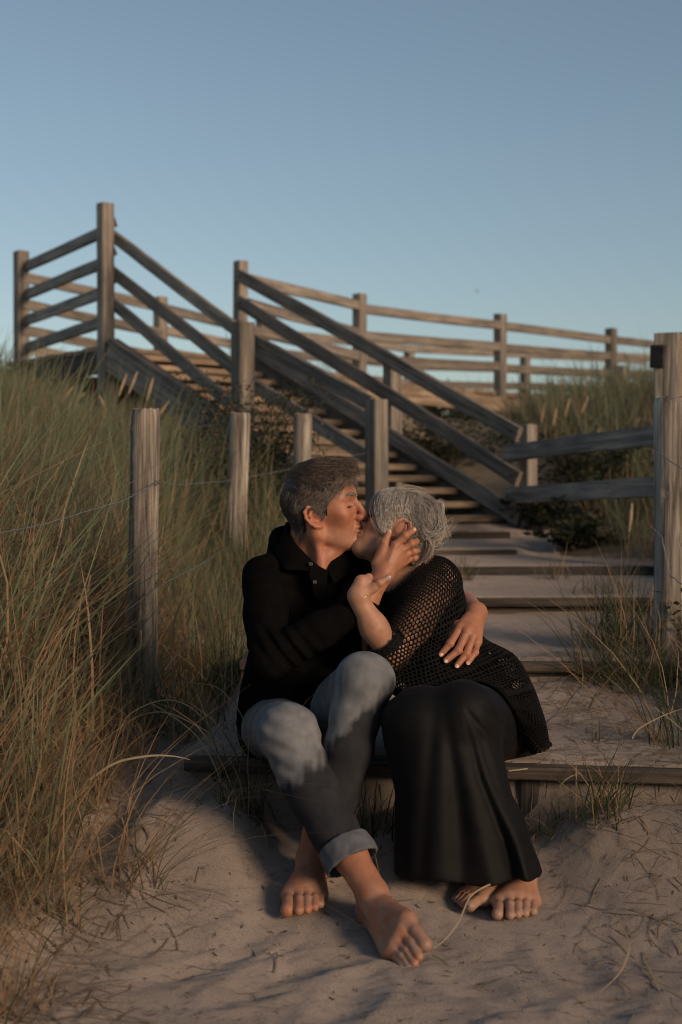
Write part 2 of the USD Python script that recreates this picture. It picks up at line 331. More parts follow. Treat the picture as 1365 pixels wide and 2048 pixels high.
# ------------------------------------------------------------------ boardwalk stairs
A, C = np.array([-1.74, 10.5]), np.array([.2, 8.0])
sdir = (C - A) / np.linalg.norm(C - A); side = np.array([-sdir[1], sdir[0]])          # side points to the far (right) railing
if side[0] < 0: side = -side
RUN = np.linalg.norm(C - A)
def SP(t, w, z):                 # point on the stair: t from 0 (top) to 1 (bottom), w metres sideways
    q = A + sdir * RUN * t + side * w
    return np.array([q[0], q[1], z])
WID = 1.20
stair_z = lambda t: 2.12 - 1.30 * t
st = thing('wooden_staircase', 'weathered wooden staircase climbing the dune from the sand steps', 'staircase', SP(1, .6, .8))
NT = 16
for k in range(NT):
    t = (k + .5) / NT * 1.02
    c0, c1 = SP(t, .05, stair_z(t) - .03), SP(t, WID - .05, stair_z(t) - .03)
    fr, L = frame_x(c0, c1)
    obj('tread', board(L, .17, .042, n=4), M['tread_wood'], st, smooth=40, frame=fr)
for w in (0.0, WID):
    a, b = SP(0.02, w, stair_z(0) - .06), SP(1.0, w, stair_z(1) - .06)
    fr, L = frame_x(a, b)
    obj('stringer', board(L, .05, .22, n=10), M['rail_wood'], st, smooth=40, frame=fr)
    fr2 = fr.copy(); fr2[3, :3] += fr[2, :3] * .124
    obj('stringer_cap', board(L, .085, .026, n=10), M['rail_wood'], st, smooth=40, frame=fr2)

def post_box(parent, q, z0, z1, w, name='post', m='rail_wood', yaw=0.0, d=None):
    ux = np.array([math.cos(yaw), math.sin(yaw), 0])
    fr, L = frame_x((q[0], q[1], z0), (q[0], q[1], z1), up=ux)
    return obj(name, board(L, d or w, w, n=8, bev=.007, warp=.003), M[m], parent, smooth=40, frame=fr)
def rail(parent, a, b, h=.09, d=.04, name='rail', m='rail_wood', n=10):
    fr, L = frame_x(a, b)
    return obj(name, board(L, d, h, n=n, bev=.005, warp=.005), M[m], parent, smooth=40, frame=fr)
SY = math.atan2(sdir[1], sdir[0])
def at_u(u, w=0.0):              # t on the stair line at offset w that shows at photo column u
    a = A + side * w; d = sdir * RUN; k = (u - U0) / FPX
    return (k * a[1] - a[0]) / (d[0] - k * d[1])
def on_stair(u, v, w=0.0):
    t = at_u(u, w); q = A + sdir * RUN * t + side * w
    return P(u, v, q[1])
# near railing
nr = thing('stair_railing', 'left stair railing with three sloping rails and a tall top post', 'railing', SP(0, 0, 1.4))
tB = at_u(490); qB = SP(tB, -.02, 0)
OUT = .045
M['bolt'] = mat('bolt_iron', {'p': ('principled_bsdf', {'base_color': (.05, .045, .042), 'metallic': .4, 'roughness': .6})}, [])
def bolt(parent, q, n):
    c = trimesh.creation.cylinder(.011, .012, sections=8); n = np.asarray(n, float) / np.linalg.norm(n)
    c.apply_transform(trimesh.geometry.align_vectors([0, 0, 1], n)); c.apply_translation(np.asarray(q) + n * .024); obj('bolt', c, M['bolt'], parent)
def srail(parent, u0, v0, u1, v1, w, h=.085):
    a, b = on_stair(u0, v0, w), on_stair(u1, v1, w)
    rail(parent, a, b, h=h)
    for q in (a + (b - a) * .015, b + (a - b) * .015): bolt(parent, q, [-side[0], -side[1], 0])
post_box(nr, A, 1.35, 3.19, .10, yaw=SY); post_box(nr, qB, .95, 2.13, .115, yaw=SY); post_box(nr, SP(1.0, 0, 0), .6, 1.565, .10, yaw=SY)
for (u0, v0, u1, v1) in ((216, 466, 482, 664), (216, 534, 482, 749), (216, 598, 482, 826), (486, 672, 745, 806), (486, 758, 745, 916)):
    srail(nr, u0, v0, u1, v1, .085 if u0 > 400 else .075)
fl = thing('stair_railing', 'right stair railing with long sloping rails down to a short bottom post', 'railing', SP(1, WID, .8))
D = SP(0, WID, 0); F = SP(1.0, WID, 0); E = SP(at_u(786, WID), WID, 0)
post_box(fl, F, .70, 1.465, .085, yaw=SY); post_box(fl, E + [.0, .03, 0], .75, 1 + 275 * E[1] / FPX, .10, yaw=SY)
post_box(fl, D, .9, 1 + 478 * D[1] / FPX, .09, yaw=SY)
for (u0, v0, u1, v1) in ((478, 549, 1040, 868), (478, 602, 1040, 958), (500, 690, 1040, 1040)):
    srail(fl, u0, v0, u1, v1, WID - .06, h=.095)
# platform
pf = thing('landing_platform', 'wooden landing at the top of the stairs with open dark underside', 'platform', (-2.0, 11.2, 1.6))
J = np.array([-2.71, 12.05]); zdeck = 2.13
for k in range(11):
    t = -.03 - k * .048
    c0, c1 = SP(t, -.03, zdeck - .01), SP(t, 1.35, zdeck - .01)
    fr, L = frame_x(c0, c1)
    obj('deck_plank', board(L, .135, .035, n=4), M['tread_wood'], pf, smooth=40, frame=fr)
rail(pf, SP(-.01, -.02, zdeck - .12), SP(-.57, -.02, zdeck - .12), h=.16, d=.05, name='edge_beam', m='dark_wood')
rail(pf, SP(-.005, .03, zdeck - .13), SP(-.005, WID, zdeck - .13), h=.2, d=.05, name='edge_beam', m='dark_wood')
for w in (.25, 1.0): post_box(pf, SP(-.3, w, 0), 1.3, zdeck - .05, .10, name='support_leg', m='dark_wood')
lr = thing('landing_railing', 'short left landing railing with four boards between two tall posts', 'railing', (J[0], J[1], 1.8))
post_box(lr, J, 1.75, 1 + 497 * J[1] / FPX, .105, yaw=SY)
for (v0, v1) in ((463, 534), (528, 588), (586, 640), (644, 697)):
    rail(lr, P(205, v0, A[1] + .03), P(52, v1, J[1]), h=.085)
for zz in (480, 535, 592): # board ends that stick out past the corner post
    rail(lr, P(213, zz - 30, A[1] + .06), P(229, zz - 36, A[1] + .10), h=.08, d=.045, name='board_end', m='dark_wood', n=2)
# boardwalk railings
nb = [np.array(q) for q in ((D[0], D[1]), (.166, 12.8), (1.59, 14.2), (2.95, 15.5), (4.1, 17.2))]
fb = [np.array(q) for q in ((-2.71, 12.05), (-1.65, 13.0), (-.80, 14.4), (.80, 16.6), (2.28, 17.6), (3.95, 18.8))]
bn = thing('boardwalk_railing', 'near boardwalk railing of three sunlit rails on square posts, against the sky', 'railing', (1.6, 14.2, 1.8))
for q, vt, vb in ((nb[1], 588, 1.3), (nb[2], 628, 1.6), (nb[3], 657, 1.75)):
    post_box(bn, q, vb if isinstance(vb, float) else 1.5, 1 + (1000 - vt) * q[1] / FPX, .10, yaw=.8)
post_box(bn, nb[3] + [.10, -.06], 1.75, 1 + (1000 - 733) * nb[3][1] / FPX, .11, yaw=.8, name='short_post')
for (u, vs) in enumerate([((497, 557), (719, 612)), ((497, 606), (719, 667)), ((497, 660), (719, 712)), ((719, 617), (999, 650)), ((719, 672), (999, 692)), ((719, 716), (999, 733)),
        ((999, 652), (1221, 679)), ((999, 696), (1221, 711)), ((999, 736), (1221, 747)), ((1221, 680), (1332, 691)), ((1221, 711), (1332, 719)), ((1221, 747), (1332, 750))]):
    (u0, v0), (u1, v1) = vs; k = u // 3
    off = np.array([.04, -.04, 0])
    rail(bn, P(u0, v0, nb[k][1] - .04), P(u1, v1, nb[k + 1][1] - .04), h=.085, d=.04)
bf = thing('boardwalk_railing', 'far boardwalk railing, seen low behind the near rails', 'railing', (0, 16, 1.9))
for q, vt in ((fb[1], 594), (fb[2], 640), (fb[3], 700), (fb[4], 712)):
    post_box(bf, q, 1.55, 1 + (1000 - vt) * q[1] / FPX, .10, yaw=.8)
FV = [(43, 552), (323, 616), (524, 662), (820, 698), (1050, 708), (1290, 722)]
for k in range(5):
    for j, dv in enumerate((0, 47, 94) if k else (0, 54, 108, 145)):
        (u0, v0), (u1, v1) = FV[k], FV[k + 1]
        s0, s1 = [FPX / fb[q][1] / (FPX / 12.05) for q in (k, k + 1)]
        rail(bf, P(u0, v0 + dv * s0, fb[k][1] - .05), P(u1, v1 + dv * s1, fb[k + 1][1] - .05), h=.085, d=.04)
# boardwalk deck
bd = thing('boardwalk_deck', 'raised boardwalk deck of planks running right behind the stairs', 'boardwalk', (1.2, 14.5, 1.6))
def along(poly, s):
    d = np.r_[0, np.cumsum([np.linalg.norm(b - a) for a, b in zip(poly[:-1], poly[1:])])]; s = s * d[-1]
    return np.array([np.interp(s, d, [q[i] for q in poly]) for i in (0, 1)])
for k in range(52):
    s = (k + .5) / 52
    a, b = along(nb, s), along([fb[1], fb[2], fb[3], fb[4], fb[5]], s)
    zz = np.interp(s, [0, .3, 1], [2.13, 2.06, 1.98 + .1])
    e = (b - a) / np.linalg.norm(b - a) * 1.5
    fr, L = frame_x((a[0], a[1], zz), (a[0] + e[0], a[1] + e[1], zz))
    obj('deck_plank', board(L, .125, .038, n=3), M['tread_wood'], bd, smooth=40, frame=fr)
for k in range(4):
    a, b = nb[k], nb[k + 1]; s0, s1 = [2.13, 2.075, 2.06, 2.08, 2.10][k:k + 2]
    rail(bd, (a[0] + .05, a[1] - .01, s0 - .105), (b[0] + .03, b[1] - .01, s1 - .105), h=.15, d=.05, name='edge_beam', m='tread_wood')
# two-rail fence to the right of the stairs
sq = np.array([1.60, 6.95])
fe = thing('rail_fence', 'two-rail fence between the stair foot and the square post', 'fence', (1.4, 7.8, .8))
post_box(fe, sq, .5, 1 + (1000 - 668) * sq[1] / FPX, .115, yaw=1.1, name='square_post', m='post_wood')
post_box(fe, sq + [.10, .03], .5, 1 + (1000 - 664) * sq[1] / FPX, .07, yaw=1.1, name='square_post', m='rail_wood')
rail(fe, P(1012, 908, 8.75), P(1322, 870, 6.98), h=.10, d=.045); rail(fe, P(1018, 989, 8.75), P(1322, 975, 6.98), h=.10, d=.045)
rail(fe, P(1306, 714, 6.95), P(1332, 714, 6.9), h=.11, d=.05, name='rail_stub', m='dark_wood', n=2)

# round fence posts and wires
def round_post(u, vtop, Y, zb, r, seed, label, knots=(), top_u=None):
    base = P(u, 1000, Y); base[2] = zb; top = P(top_u or u, vtop, Y)
    t = thing('fence_post', label, 'fence post', base)
    fr, L = frame_x(base - [0, 0, .15], top, up=(0, -1, 0))
    obj('log', log_post(L, r, r * .95, seed=seed, knots=knots), M['post_wood'], t, smooth=50, frame=fr)
    return t, top
p1, t1 = round_post(291, 818, 4.74, .30, .051, 1, 'thick grey round fence post with a knot at its top, nearest on the left', knots=((1.08, .2, .02), (1.0, 1.2, .03)), top_u=289)
p2, t2 = round_post(470, 826, 6.8, .60, .051, 2, 'round fence post with a long dark crack, second on the left', top_u=477)
p3, t3 = round_post(598, 828, 7.45, .70, .05, 3, 'round fence post directly behind the man\'s head', top_u=604)
p4, t4 = round_post(1336, 796, 4.9, .45, .060, 4, 'stout sunlit round fence post at the right edge with rusty staples', knots=((.72, 1.0, .04), (.55, 2.0, .03)), top_u=1342)
def ring(c, r, w, nrm):
    nrm = np.asarray(nrm, float) / np.linalg.norm(nrm); a = np.cross(nrm, [0, 0, 1.0]); a /= np.linalg.norm(a); b = np.cross(nrm, a)
    th = np.linspace(0, 4.6, 12)
    return np.array([c + r * (np.cos(x) * a + np.sin(x) * b) for x in th])
for t, (u, v, Y), nm in ((p1, (318, 962, 4.70), 0), (p1, (320, 1165, 4.70), 0), (p4, (1305, 898, 4.88), 0), (p4, (1303, 1052, 4.88), 0)):
    curves('staple', [ring(P(u, v, Y), .008, .003, (.4, -.9, 0))], [.004], M['rust'], t)
def wire(pts, label, sag=.0, w=.0034):
    out = []
    pts = [np.asarray(p, float) for p in pts]
    rs = np.random.default_rng(int(abs(pts[0][0]) * 1000))
    for a, b in zip(pts[:-1], pts[1:]):
        for s in np.linspace(0, 1, 24, endpoint=False):
            q = a + (b - a) * s; q = q + np.array([0, 0, -sag * 4 * s * (1 - s)]) + rs.normal(0, .0007, 3) * [1, .5, 1]
            out.append(q)
    out.append(pts[-1])
    curves('fence_wire', [np.array(out)], [w], M['wire'], label=label, cat='wire')
wire([P(-90, 1085, 3.6), P(90, 1048, 4.1), P(250, 1000, 4.55), P(318, 963, 4.70), P(350, 970, 5.1), P(455, 962, 6.7), P(600, 935, 7.4), P(735, 905, 8.0)], 'upper fence wire running past the three round posts on the left')
wire([P(-90, 1465, 3.6), P(60, 1370, 4.1), P(210, 1255, 4.55), P(318, 1172, 4.70), P(400, 1130, 5.6), P(470, 1085, 6.75)], 'lower fence wire slanting through the dry grass on the left')
wire([P(1305, 898, 4.87), P(1330, 915, 4.80), P(1420, 975, 4.4)], 'upper wire on the stout right post')
wire([P(1303, 1052, 4.87), P(1325, 1075, 4.80), P(1340, 1150, 4.78), P(1420, 1210, 4.5)], 'lower wire curling down the stout right post')
# ------------------------------------------------------------------ grass
def blades(n, seed, hmin, hmax, lean, droop, spread, width=.0042, nseg=6, wind=(0, 0)):
    """n blades from one root clump: narrow curved ribbons, each an island of its own"""
    rs = np.random.default_rng(seed); V, F = [], []; o = 0
    t = np.linspace(0, 1, nseg + 1)
    for i in range(n):
        az = rs.uniform(0, 6.283); h = rs.uniform(hmin, hmax); ln = abs(rs.normal(0, lean)); dr = abs(rs.normal(0, droop))
        root = np.array([rs.normal(0, spread), rs.normal(0, spread), -.03])
        d = np.array([math.cos(az), math.sin(az)]); tilt = ln + dr * t ** 1.6
        ds = h / nseg
        hor = np.r_[0, np.cumsum(np.sin(np.minimum(tilt[1:], 2.6)) * ds)]; ver = np.r_[0, np.cumsum(np.cos(np.minimum(tilt[1:], 2.6)) * ds)]
        c = np.stack([root[0] + d[0] * hor + wind[0] * t ** 2 * h, root[1] + d[1] * hor + wind[1] * t ** 2 * h, root[2] + ver], 1)
        c[:, :2] += np.cumsum(rs.normal(0, .004, (nseg + 1, 2)), 0) * t[:, None]
        fa = az + 1.57 + rs.normal(0, .7); wv_ = np.array([math.cos(fa), math.sin(fa), 0]) * (width * rs.uniform(.6, 1.25) / 2)
        wt_ = (1 - t ** 2.2 * .93)[:, None]
        V.append(np.concatenate([c - wv_ * wt_, c + wv_ * wt_]))
        k = nseg + 1; a = np.arange(nseg)
        F.append(np.concatenate([np.stack([a, a + k, a + k + 1], 1), np.stack([a, a + k + 1, a + 1], 1)]) + o); o += 2 * k
    return np.concatenate(V), np.concatenate(F)

def scatter(name, label, cat, protos, pts, rot, tilt, scale, ids, keep_out=None):
    """all clumps of one stretch of grass, laid out one by one, as one object"""
    t = thing(name, label, cat, pts.mean(0), kind='stuff'); out = {}
    ca, sa = np.cos(np.radians(rot)), np.sin(np.radians(rot))
    for i, layers in enumerate(protos):
        for (v, f), m in layers:
            k = np.where(np.asarray(ids) == i)[0]
            if not len(k): continue
            q = v[None] * np.asarray(scale)[k, None, None]
            x = q[..., 0] * ca[k, None] - q[..., 1] * sa[k, None]; y = q[..., 0] * sa[k, None] + q[..., 1] * ca[k, None]; z = q[..., 2]
            x = x + z * np.tan(np.radians(tilt[k, 1]))[:, None]; y = y + z * np.tan(np.radians(tilt[k, 0]))[:, None]
            w = np.stack([x, y, z], -1) + pts[k, None]
            if keep_out is not None:      # drop single blades that would reach into the couple or over the open sand
                nb_ = int(f[0, 1]); w = w.reshape(-1, 2 * nb_, 3); w = w[~keep_out(w).any(1)]
                fb = f[:2 * (nb_ - 1)]
                o = out.setdefault(str(m.GetPath()), [m, [], []]); o[1].append(w.reshape(-1, 3)); o[2].append((fb[None] + 2 * nb_ * np.arange(len(w))[:, None, None]).reshape(-1, 3))
                continue
            out.setdefault(str(m.GetPath()), [m, [], []]); o = out[str(m.GetPath())]
            o[1].append(w.reshape(-1, 3)); o[2].append((f[None] + len(v) * np.arange(len(k))[:, None, None]).reshape(-1, 3))
    for m, V, F in out.values():
        n = np.cumsum([0] + [len(v) for v in V[:-1]])
        obj(m.GetPrim().GetName() + 's', (np.concatenate(V), np.concatenate([f + a for f, a in zip(F, n)])), m, t, kind='stuff')
    return t
def spread_points(n, xr, yr, dens, seed):
    rs = np.random.default_rng(seed); x = rs.uniform(*xr, n); y = rs.uniform(*yr, n); k = rs.random(n) < dens(x, y); x, y = x[k], y[k]
    return np.stack([x, y, ground_z(x, y, False)], 1), rs
G_, D_, Lh = M['green_blade'], M['dry_blade'], M['lush_blade']
tall = [[(blades(26, 10 + i, .4, .85, .32, .75, .07, .0070, 5), G_), (blades(20, 40 + i, .3, .7, .48, .95, .08, .0064, 5), D_)] for i in range(4)]
fartall = [[(blades(22, 15 + i, .4, .85, .34, .75, .12, .0095, 4), G_), (blades(13, 45 + i, .3, .7, .46, .9, .12, .0095, 4), D_)] for i in range(4)]
dryc = [[(blades(7, 70 + i, .35, .8, .35, .9, .07, .0078, 6), G_), (blades(36, 80 + i, .25, .65, .65, 1.3, .09, .0078, 6), D_)] for i in range(4)]
bent = [[(blades(8, 95 + i, .3, .6, .6, 1.0, .08, .0075, 6), G_), (blades(44, 98 + i, .22, .55, .95, 1.0, .10, .0078, 6), D_)] for i in range(2)]
short = [[(blades(40, 110 + i, .12, .38, .45, .9, .05, .0042, 5), Lh), (blades(24, 120 + i, .12, .4, .7, .9, .06, .0042, 5), D_)] for i in range(3)]
def left_edge(x, y): return XL(y) - .10 - x
# near bank on the left: dry, tangled, brownish below, green tips
pts, rs = spread_points(620, (-2.0, -.45), (2.3, 5.4), lambda x, y: np.clip(left_edge(x, y) / .10, 0, 1) * np.where(np.hypot(x + .65, y - 4.74) < .12, 0, 1), 1)
n = len(pts); sc = rs.uniform(.6, 1.1, n) * np.clip(np.where(pts[:, 1] < 3.9, .44, .30) + left_edge(pts[:, 0], pts[:, 1]) / .7, .3, 1) * np.where(pts[:, 1] < 3.0, .85, 1)
scatter('dry_dune_grass', 'tangled straw-brown marram grass on the near left bank', 'grass', dryc + tall[:2] + bent, pts, rs.uniform(0, 360, n), rs.normal(0, 1, (n, 2)) * np.where(pts[:, 0] > -.8, 13, 21)[:, None] + [0, 6], sc, rs.choice(8, n, p=[.13, .13, .13, .13, .04, .04, .20, .20]), keep_out=lambda w: ((w[..., 0] > -.44 + .12 * np.sin(w[..., 2] * 9)) & (w[..., 1] > 2.9) & (w[..., 1] < 4.6)) | ((w[..., 0] > -.45) & (w[..., 1] <= 2.9)))
# the green slope farther up on the left
pts, rs = spread_points(1500, (-4.2, -.3), (5.2, 13.0), lambda x, y: np.clip(left_edge(x, y) / .15, 0, 1) * np.where((y > 8.0) & (x > -1.74 + (10.5 - y) * .776 - .1), 0, 1) * np.where((x > -2.9) & (y > 10.3) & (x + y > 8.2), .25, 1), 2)
n = len(pts)
scatter('green_dune_grass', 'grey-green marram grass covering the left dune slope up to the landing', 'grass', tall + fartall, pts, rs.uniform(0, 360, n), rs.normal(0, 8, (n, 2)) + [0, 6], rs.uniform(.6, 1.0, n) * np.interp(pts[:, 1], [7.6, 9.6], [1, .42]) * np.where((pts[:, 0] > -.80) & (pts[:, 1] < 7.0), .5, 1), rs.integers(0, 4, n) + 4 * (pts[:, 1] > 7.2))
# right bank and the hollow behind the two-rail fence
pts, rs = spread_points(1500, (.9, 4.6), (5.6, 14.5), lambda x, y: np.clip((x - XR(np.minimum(y, 7.3)) - .12) / .2, 0, 1) * np.where((y > 7.2) & (y < 8.9) & (x < 1.3), 0, 1) * np.where((y > 8.6) & ((x - 1.13) * .61 - (y - 8.75) * .79 < -1.2) & (x < 1.3 ), 0, 1) * np.where(y - x > 12.0, .0, 1), 3)
n = len(pts); hi = np.clip((pts[:, 1] - 7.5) / 2, 0, 1)
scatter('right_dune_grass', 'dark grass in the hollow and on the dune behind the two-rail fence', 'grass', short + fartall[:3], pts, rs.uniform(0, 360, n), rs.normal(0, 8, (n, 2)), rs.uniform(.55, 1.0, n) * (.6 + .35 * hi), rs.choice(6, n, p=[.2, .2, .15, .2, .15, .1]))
pts, rs = spread_points(420, (.95, 2.6), (2.9, 5.6), lambda x, y: np.clip((x - 1.02 - .12 * np.sin(y * 5)) / .25, 0, 1) * np.where((y > 3.55) & (y < 3.95) & (x < 1.15), .2, 1), 4)
n = len(pts)
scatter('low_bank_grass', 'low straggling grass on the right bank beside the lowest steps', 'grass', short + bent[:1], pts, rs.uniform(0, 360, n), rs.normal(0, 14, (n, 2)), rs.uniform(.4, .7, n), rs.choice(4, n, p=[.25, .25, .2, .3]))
# grass under and behind the boardwalk
pts, rs = spread_points(420, (-4, 6), (11.5, 20), lambda x, y: np.where(y - x > 13.2, 1, .0) * np.where((x < -1.2) & (y < 13.5) & (x > -2.9), .15, 1), 6)
n = len(pts)
scatter('far_dune_grass', 'far grass on the dune crest behind the boardwalk', 'grass', fartall[:2] + short[:1], pts, rs.uniform(0, 360, n), rs.normal(0, 8, (n, 2)), rs.uniform(.5, .9, n), rs.choice(3, n))

# single tufts one can point at
def tuft(label, u, v, Y, seed, n=70, hmin=.12, hmax=.38, lean=.5, droop=1.3, spread=.035, mats=('lush_blade', 'dry_blade'), wind=(0, 0), frac=.6, width=.0036):
    q = P(u, v, Y); q[2] = float(ground_z(q[0], q[1], False)); t = thing('grass_tuft', label, 'grass tuft', q)
    v_, f_ = blades(int(n * frac), seed, hmin, hmax, lean, droop, spread, width, wind=wind); obj('green_blades', (v_ + q, f_), M[mats[0]], t)
    v_, f_ = blades(int(n * (1 - frac)), seed + 1, hmin, hmax * 1.1, lean * 1.2, droop, spread, width, wind=wind); obj('dry_blades', (v_ + q, f_), M[mats[1]], t)
    return t
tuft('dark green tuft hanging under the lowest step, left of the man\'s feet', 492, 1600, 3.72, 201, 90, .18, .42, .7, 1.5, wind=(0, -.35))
tuft('thin dark tuft between the man\'s bare foot and the black skirt', 745, 1640, 3.66, 203, 60, .15, .32, .6, 1.3, wind=(.1, -.4))
tuft('bent straw and green tuft at the front edge of the lowest step, right side', 1205, 1590, 3.64, 205, 130, .16, .34, .5, 1.5, wind=(0, -.45))
tuft('dry brown root tuft under the lowest step beside the dark support post', 1110, 1590, 3.72, 207, 70, .06, .16, .8, 1.6, wind=(0, -.5), frac=.2)
tuft('bushy tuft growing over the right end of the second step', 1245, 1335, 4.74, 209, 260, .2, .48, .6, 1.5, spread=.07, wind=(-.25, -.35))
tuft('soft green tuft left of the stout right post, above the second step', 1235, 1270, 5.2, 211, 260, .15, .40, .45, 1.0, spread=.07)
tuft('spindly long-bladed tuft arching over the sand of the lowest tread', 1330, 1450, 4.05, 213, 60, .3, .62, .5, 1.5, wind=(-.45, -.15), frac=.5)
tuft('green tuft at the foot of the knotty left fence post', 335, 1440, 4.5, 215, 120, .15, .40, .45, 1.0, spread=.06, frac=.8, wind=(.15, -.1))
tuft('tuft in front of the black tarred step', 1105, 1165, 6.85, 217, 40, .08, .22, .4, 1.0)
tuft('tuft by the dark left end of the black tarred step', 925, 1165, 6.8, 219, 60, .1, .24, .4, 1.0)
tuft('low green tuft at the right end of the third step', 1225, 1190, 6.1, 221, 80, .08, .25, .5, 1.1, spread=.08)
tuft('small sprig of green on the sand right of the lowest plank', 1195, 1470, 4.1, 223, 16, .05, .14, .5, 1.0, spread=.01)
tuft('straw clump lying at the foot of the left bank', 262, 1740, 3.42, 225, 90, .2, .5, .8, 1.7, wind=(.35, -.3), frac=.2)
tuft('arching clump of pale blades hanging over the sand at the lower left', 105, 1690, 3.25, 227, 44, .3, .6, .6, 1.9, wind=(.45, -.2), frac=.3, mats=('green_blade', 'dry_blade'), width=.005)
tuft('blurred clump of orange straw in the bottom left corner', 20, 1930, 2.75, 229, 70, .15, .36, .6, 1.5, wind=(.25, -.1), frac=.1)
tuft('fine green tuft between the second left post and the man\'s shoulder', 470, 1330, 5.0, 231, 150, .3, .62, .25, .6, spread=.09, frac=.75)
tuft('dry tangle behind the man\'s right arm at the path\'s left edge', 440, 1400, 4.35, 235, 130, .15, .42, .7, 1.2, spread=.10, frac=.35)
tuft('green blades behind the man\'s collar', 520, 1180, 6.2, 233, 130, .4, .75, .25, .6, spread=.10, frac=.85)

# seed heads on stalks above the left slope
M['seed_head'] = mat('seed_head', {'g': ('geometry', {}), 'n': ('noise_texture', {'scale': 120}), 'r': ('rgb_ramp', {'ramp': [(.3, (.22, .15, .085)), (.7, (.40, .29, .18))]}), 'p': ('principled_bsdf', {'roughness': .9})},
    [('g.position', 'n.vector'), ('n.fac', 'r.fac'), ('r.color', 'p.base_color')])
def seed_stalk(u, v, Y, lean, label, group):
    tip = P(u, v, Y); b = tip.copy(); b[0] -= lean * .35; b[2] = float(ground_z(b[0], b[1], False)) - .02
    t = thing('seed_stalk', label, 'seed stalk', b, group)
    k = np.linspace(0, 1, 9)[:, None]; c = b + (tip - b) * k; c[:, 0] += lean * .08 * np.sin(k[:, 0] * 3.14) * -1
    curves('stalk', [c], [.0035], M['dry_blade'], t)
    m = trimesh.creation.icosphere(2, 1.0); d = (c[-1] - c[-2]); d /= np.linalg.norm(d); vv = m.vertices * [.0085, .0085, .072]; vv *= 1 + .25 * (meshkit.noise(m.vertices * 6, 5)[:, None] - .5)
    zx = np.cross([0, 1.0, 0], d); zx /= np.linalg.norm(zx); vv = vv @ np.stack([zx, np.cross(d, zx), d]) + tip
    obj('seed_head', (vv, m.faces), M['seed_head'], t, smooth=True)
for k_, (u, v, l) in enumerate(((70, 806, -.3), (104, 800, -.2), (132, 792, .4), (152, 800, .6), (245, 770, .3), (266, 765, .35), (300, 778, .25), (325, 820, .5), (208, 812, -.3))):
    seed_stalk(u, v, 8.3, l, ['pale seed head at the far left edge of the dune grass', 'thin seed head just left of the corner post of the landing', 'upright tan seed head below the left landing railing', 'tan seed head beside the upright one, leaning right, below the landing',
        'seed head below the dark gap under the landing, left one of two close together', 'seed head below the dark gap under the landing, right one of two close together', 'seed head in front of the lower end of the stair stringer', 'drooping seed head just right of the top of the knotty post',
        'small low seed head in front of the tall corner post'][k_], 'seed heads in the left dune grass')
for k_, (u, v, l) in enumerate(((1086, 825, .1), (1110, 835, .15), (1135, 815, .2), (1170, 810, .3), (1196, 870, .1), (1270, 850, .3))):
    seed_stalk(u, v, 10.3, l, ['pale seed head nearest the short stair post, behind the fence', 'second seed head from the short stair post, behind the fence', 'tall upright seed head above the middle of the two-rail fence', 'tall curved seed head right of the middle of the two-rail fence',
        'low seed head close above the upper fence rail', 'rightmost seed head behind the fence, next to the square post'][k_], 'seed heads behind the two-rail fence')
seed_stalk(1262, 1035, 6.9, .05, 'withered seed stalk standing by the stout right post', None)

# long single blades in front of the left post, lying straws
def ribbon(pts, w, seed=0):
    pts = np.array(pts, float); t = np.linspace(0, 1, len(pts)); from scipy.interpolate import PchipInterpolator as PI
    n = 18; q = PI(t, pts)(np.linspace(0, 1, n)); tg = np.gradient(q, axis=0); s = np.cross(tg, [0, -1, .35]); s /= np.linalg.norm(s, axis=1, keepdims=True) + 1e-9
    ww = (w / 2 * (1 - np.linspace(0, 1, n) ** 3 * .85))[:, None]
    v = np.concatenate([q - s * ww, q + s * ww, q + np.array([0, .0006, -.0012])]); a = np.arange(n - 1)
    f = np.concatenate([np.stack([a, a + n, a + n + 1], 1), np.stack([a, a + n + 1, a + 1], 1), np.stack([a + n, a + 2 * n, a + 2 * n + 1], 1), np.stack([a + n, a + 2 * n + 1, a + n + 1], 1)])
    return v, f
M['twig'] = mat('grey_twig', {'p': ('principled_bsdf', {'base_color': (.09, .07, .055), 'roughness': .9})}, [])
M['straw'] = mat('pale_straw', {'p': ('principled_bsdf', {'base_color': (.27, .215, .135), 'roughness': .6})}, [])
M['straw_green'] = mat('green_straw', {'p': ('principled_bsdf', {'base_color': (.16, .17, .08), 'roughness': .6})}, [])
def straw(label, pts, w=.004, m='straw'):
    obj('single_grass', ribbon([P(*q) for q in pts], w), M[m], label=label, cat='grass blade')
straw('long straw blade arching from the left tuft down in front of the lowest step', [(300, 1405, 4.2), (400, 1480, 3.95), (440, 1560, 3.8), (455, 1640, 3.7), (448, 1718, 3.62)], .004)
straw('pale blade reaching from the left bank towards the man\'s knee', [(250, 1445, 4.2), (330, 1425, 4.1), (400, 1455, 3.95), (478, 1516, 3.85)], .004)
straw('pale arched blade in front of the left fence post', [(220, 1540, 4.0), (250, 1440, 4.1), (340, 1400, 4.05), (418, 1452, 3.95)], .004)
straw('long bright blade slanting across the lower half of the left post', [(330, 1340, 4.2), (370, 1290, 4.3), (428, 1225, 4.4)], .0042)
straw('green blade curving out to the man\'s right thigh', [(340, 1370, 4.2), (420, 1370, 4.1), (470, 1410, 3.95), (506, 1490, 3.75)], .0035, 'straw_green')
straw('tall pale blade crossing above the upper wire on the left', [(118, 1062, 4.6), (145, 970, 4.7), (183, 864, 4.8)], .006)
straw('thick pale blade bent over in the left bank, nearest the camera', [(180, 1560, 3.6), (250, 1520, 3.6), (320, 1511, 3.6), (380, 1520, 3.6)], .006)
straw('long curved straw lying over the woman\'s right foot onto the sand', [(985, 1768, 3.33), (945, 1790, 3.26), (915, 1850, 3.18), (885, 1885, 3.13), (866, 1898, 3.10)], .004)
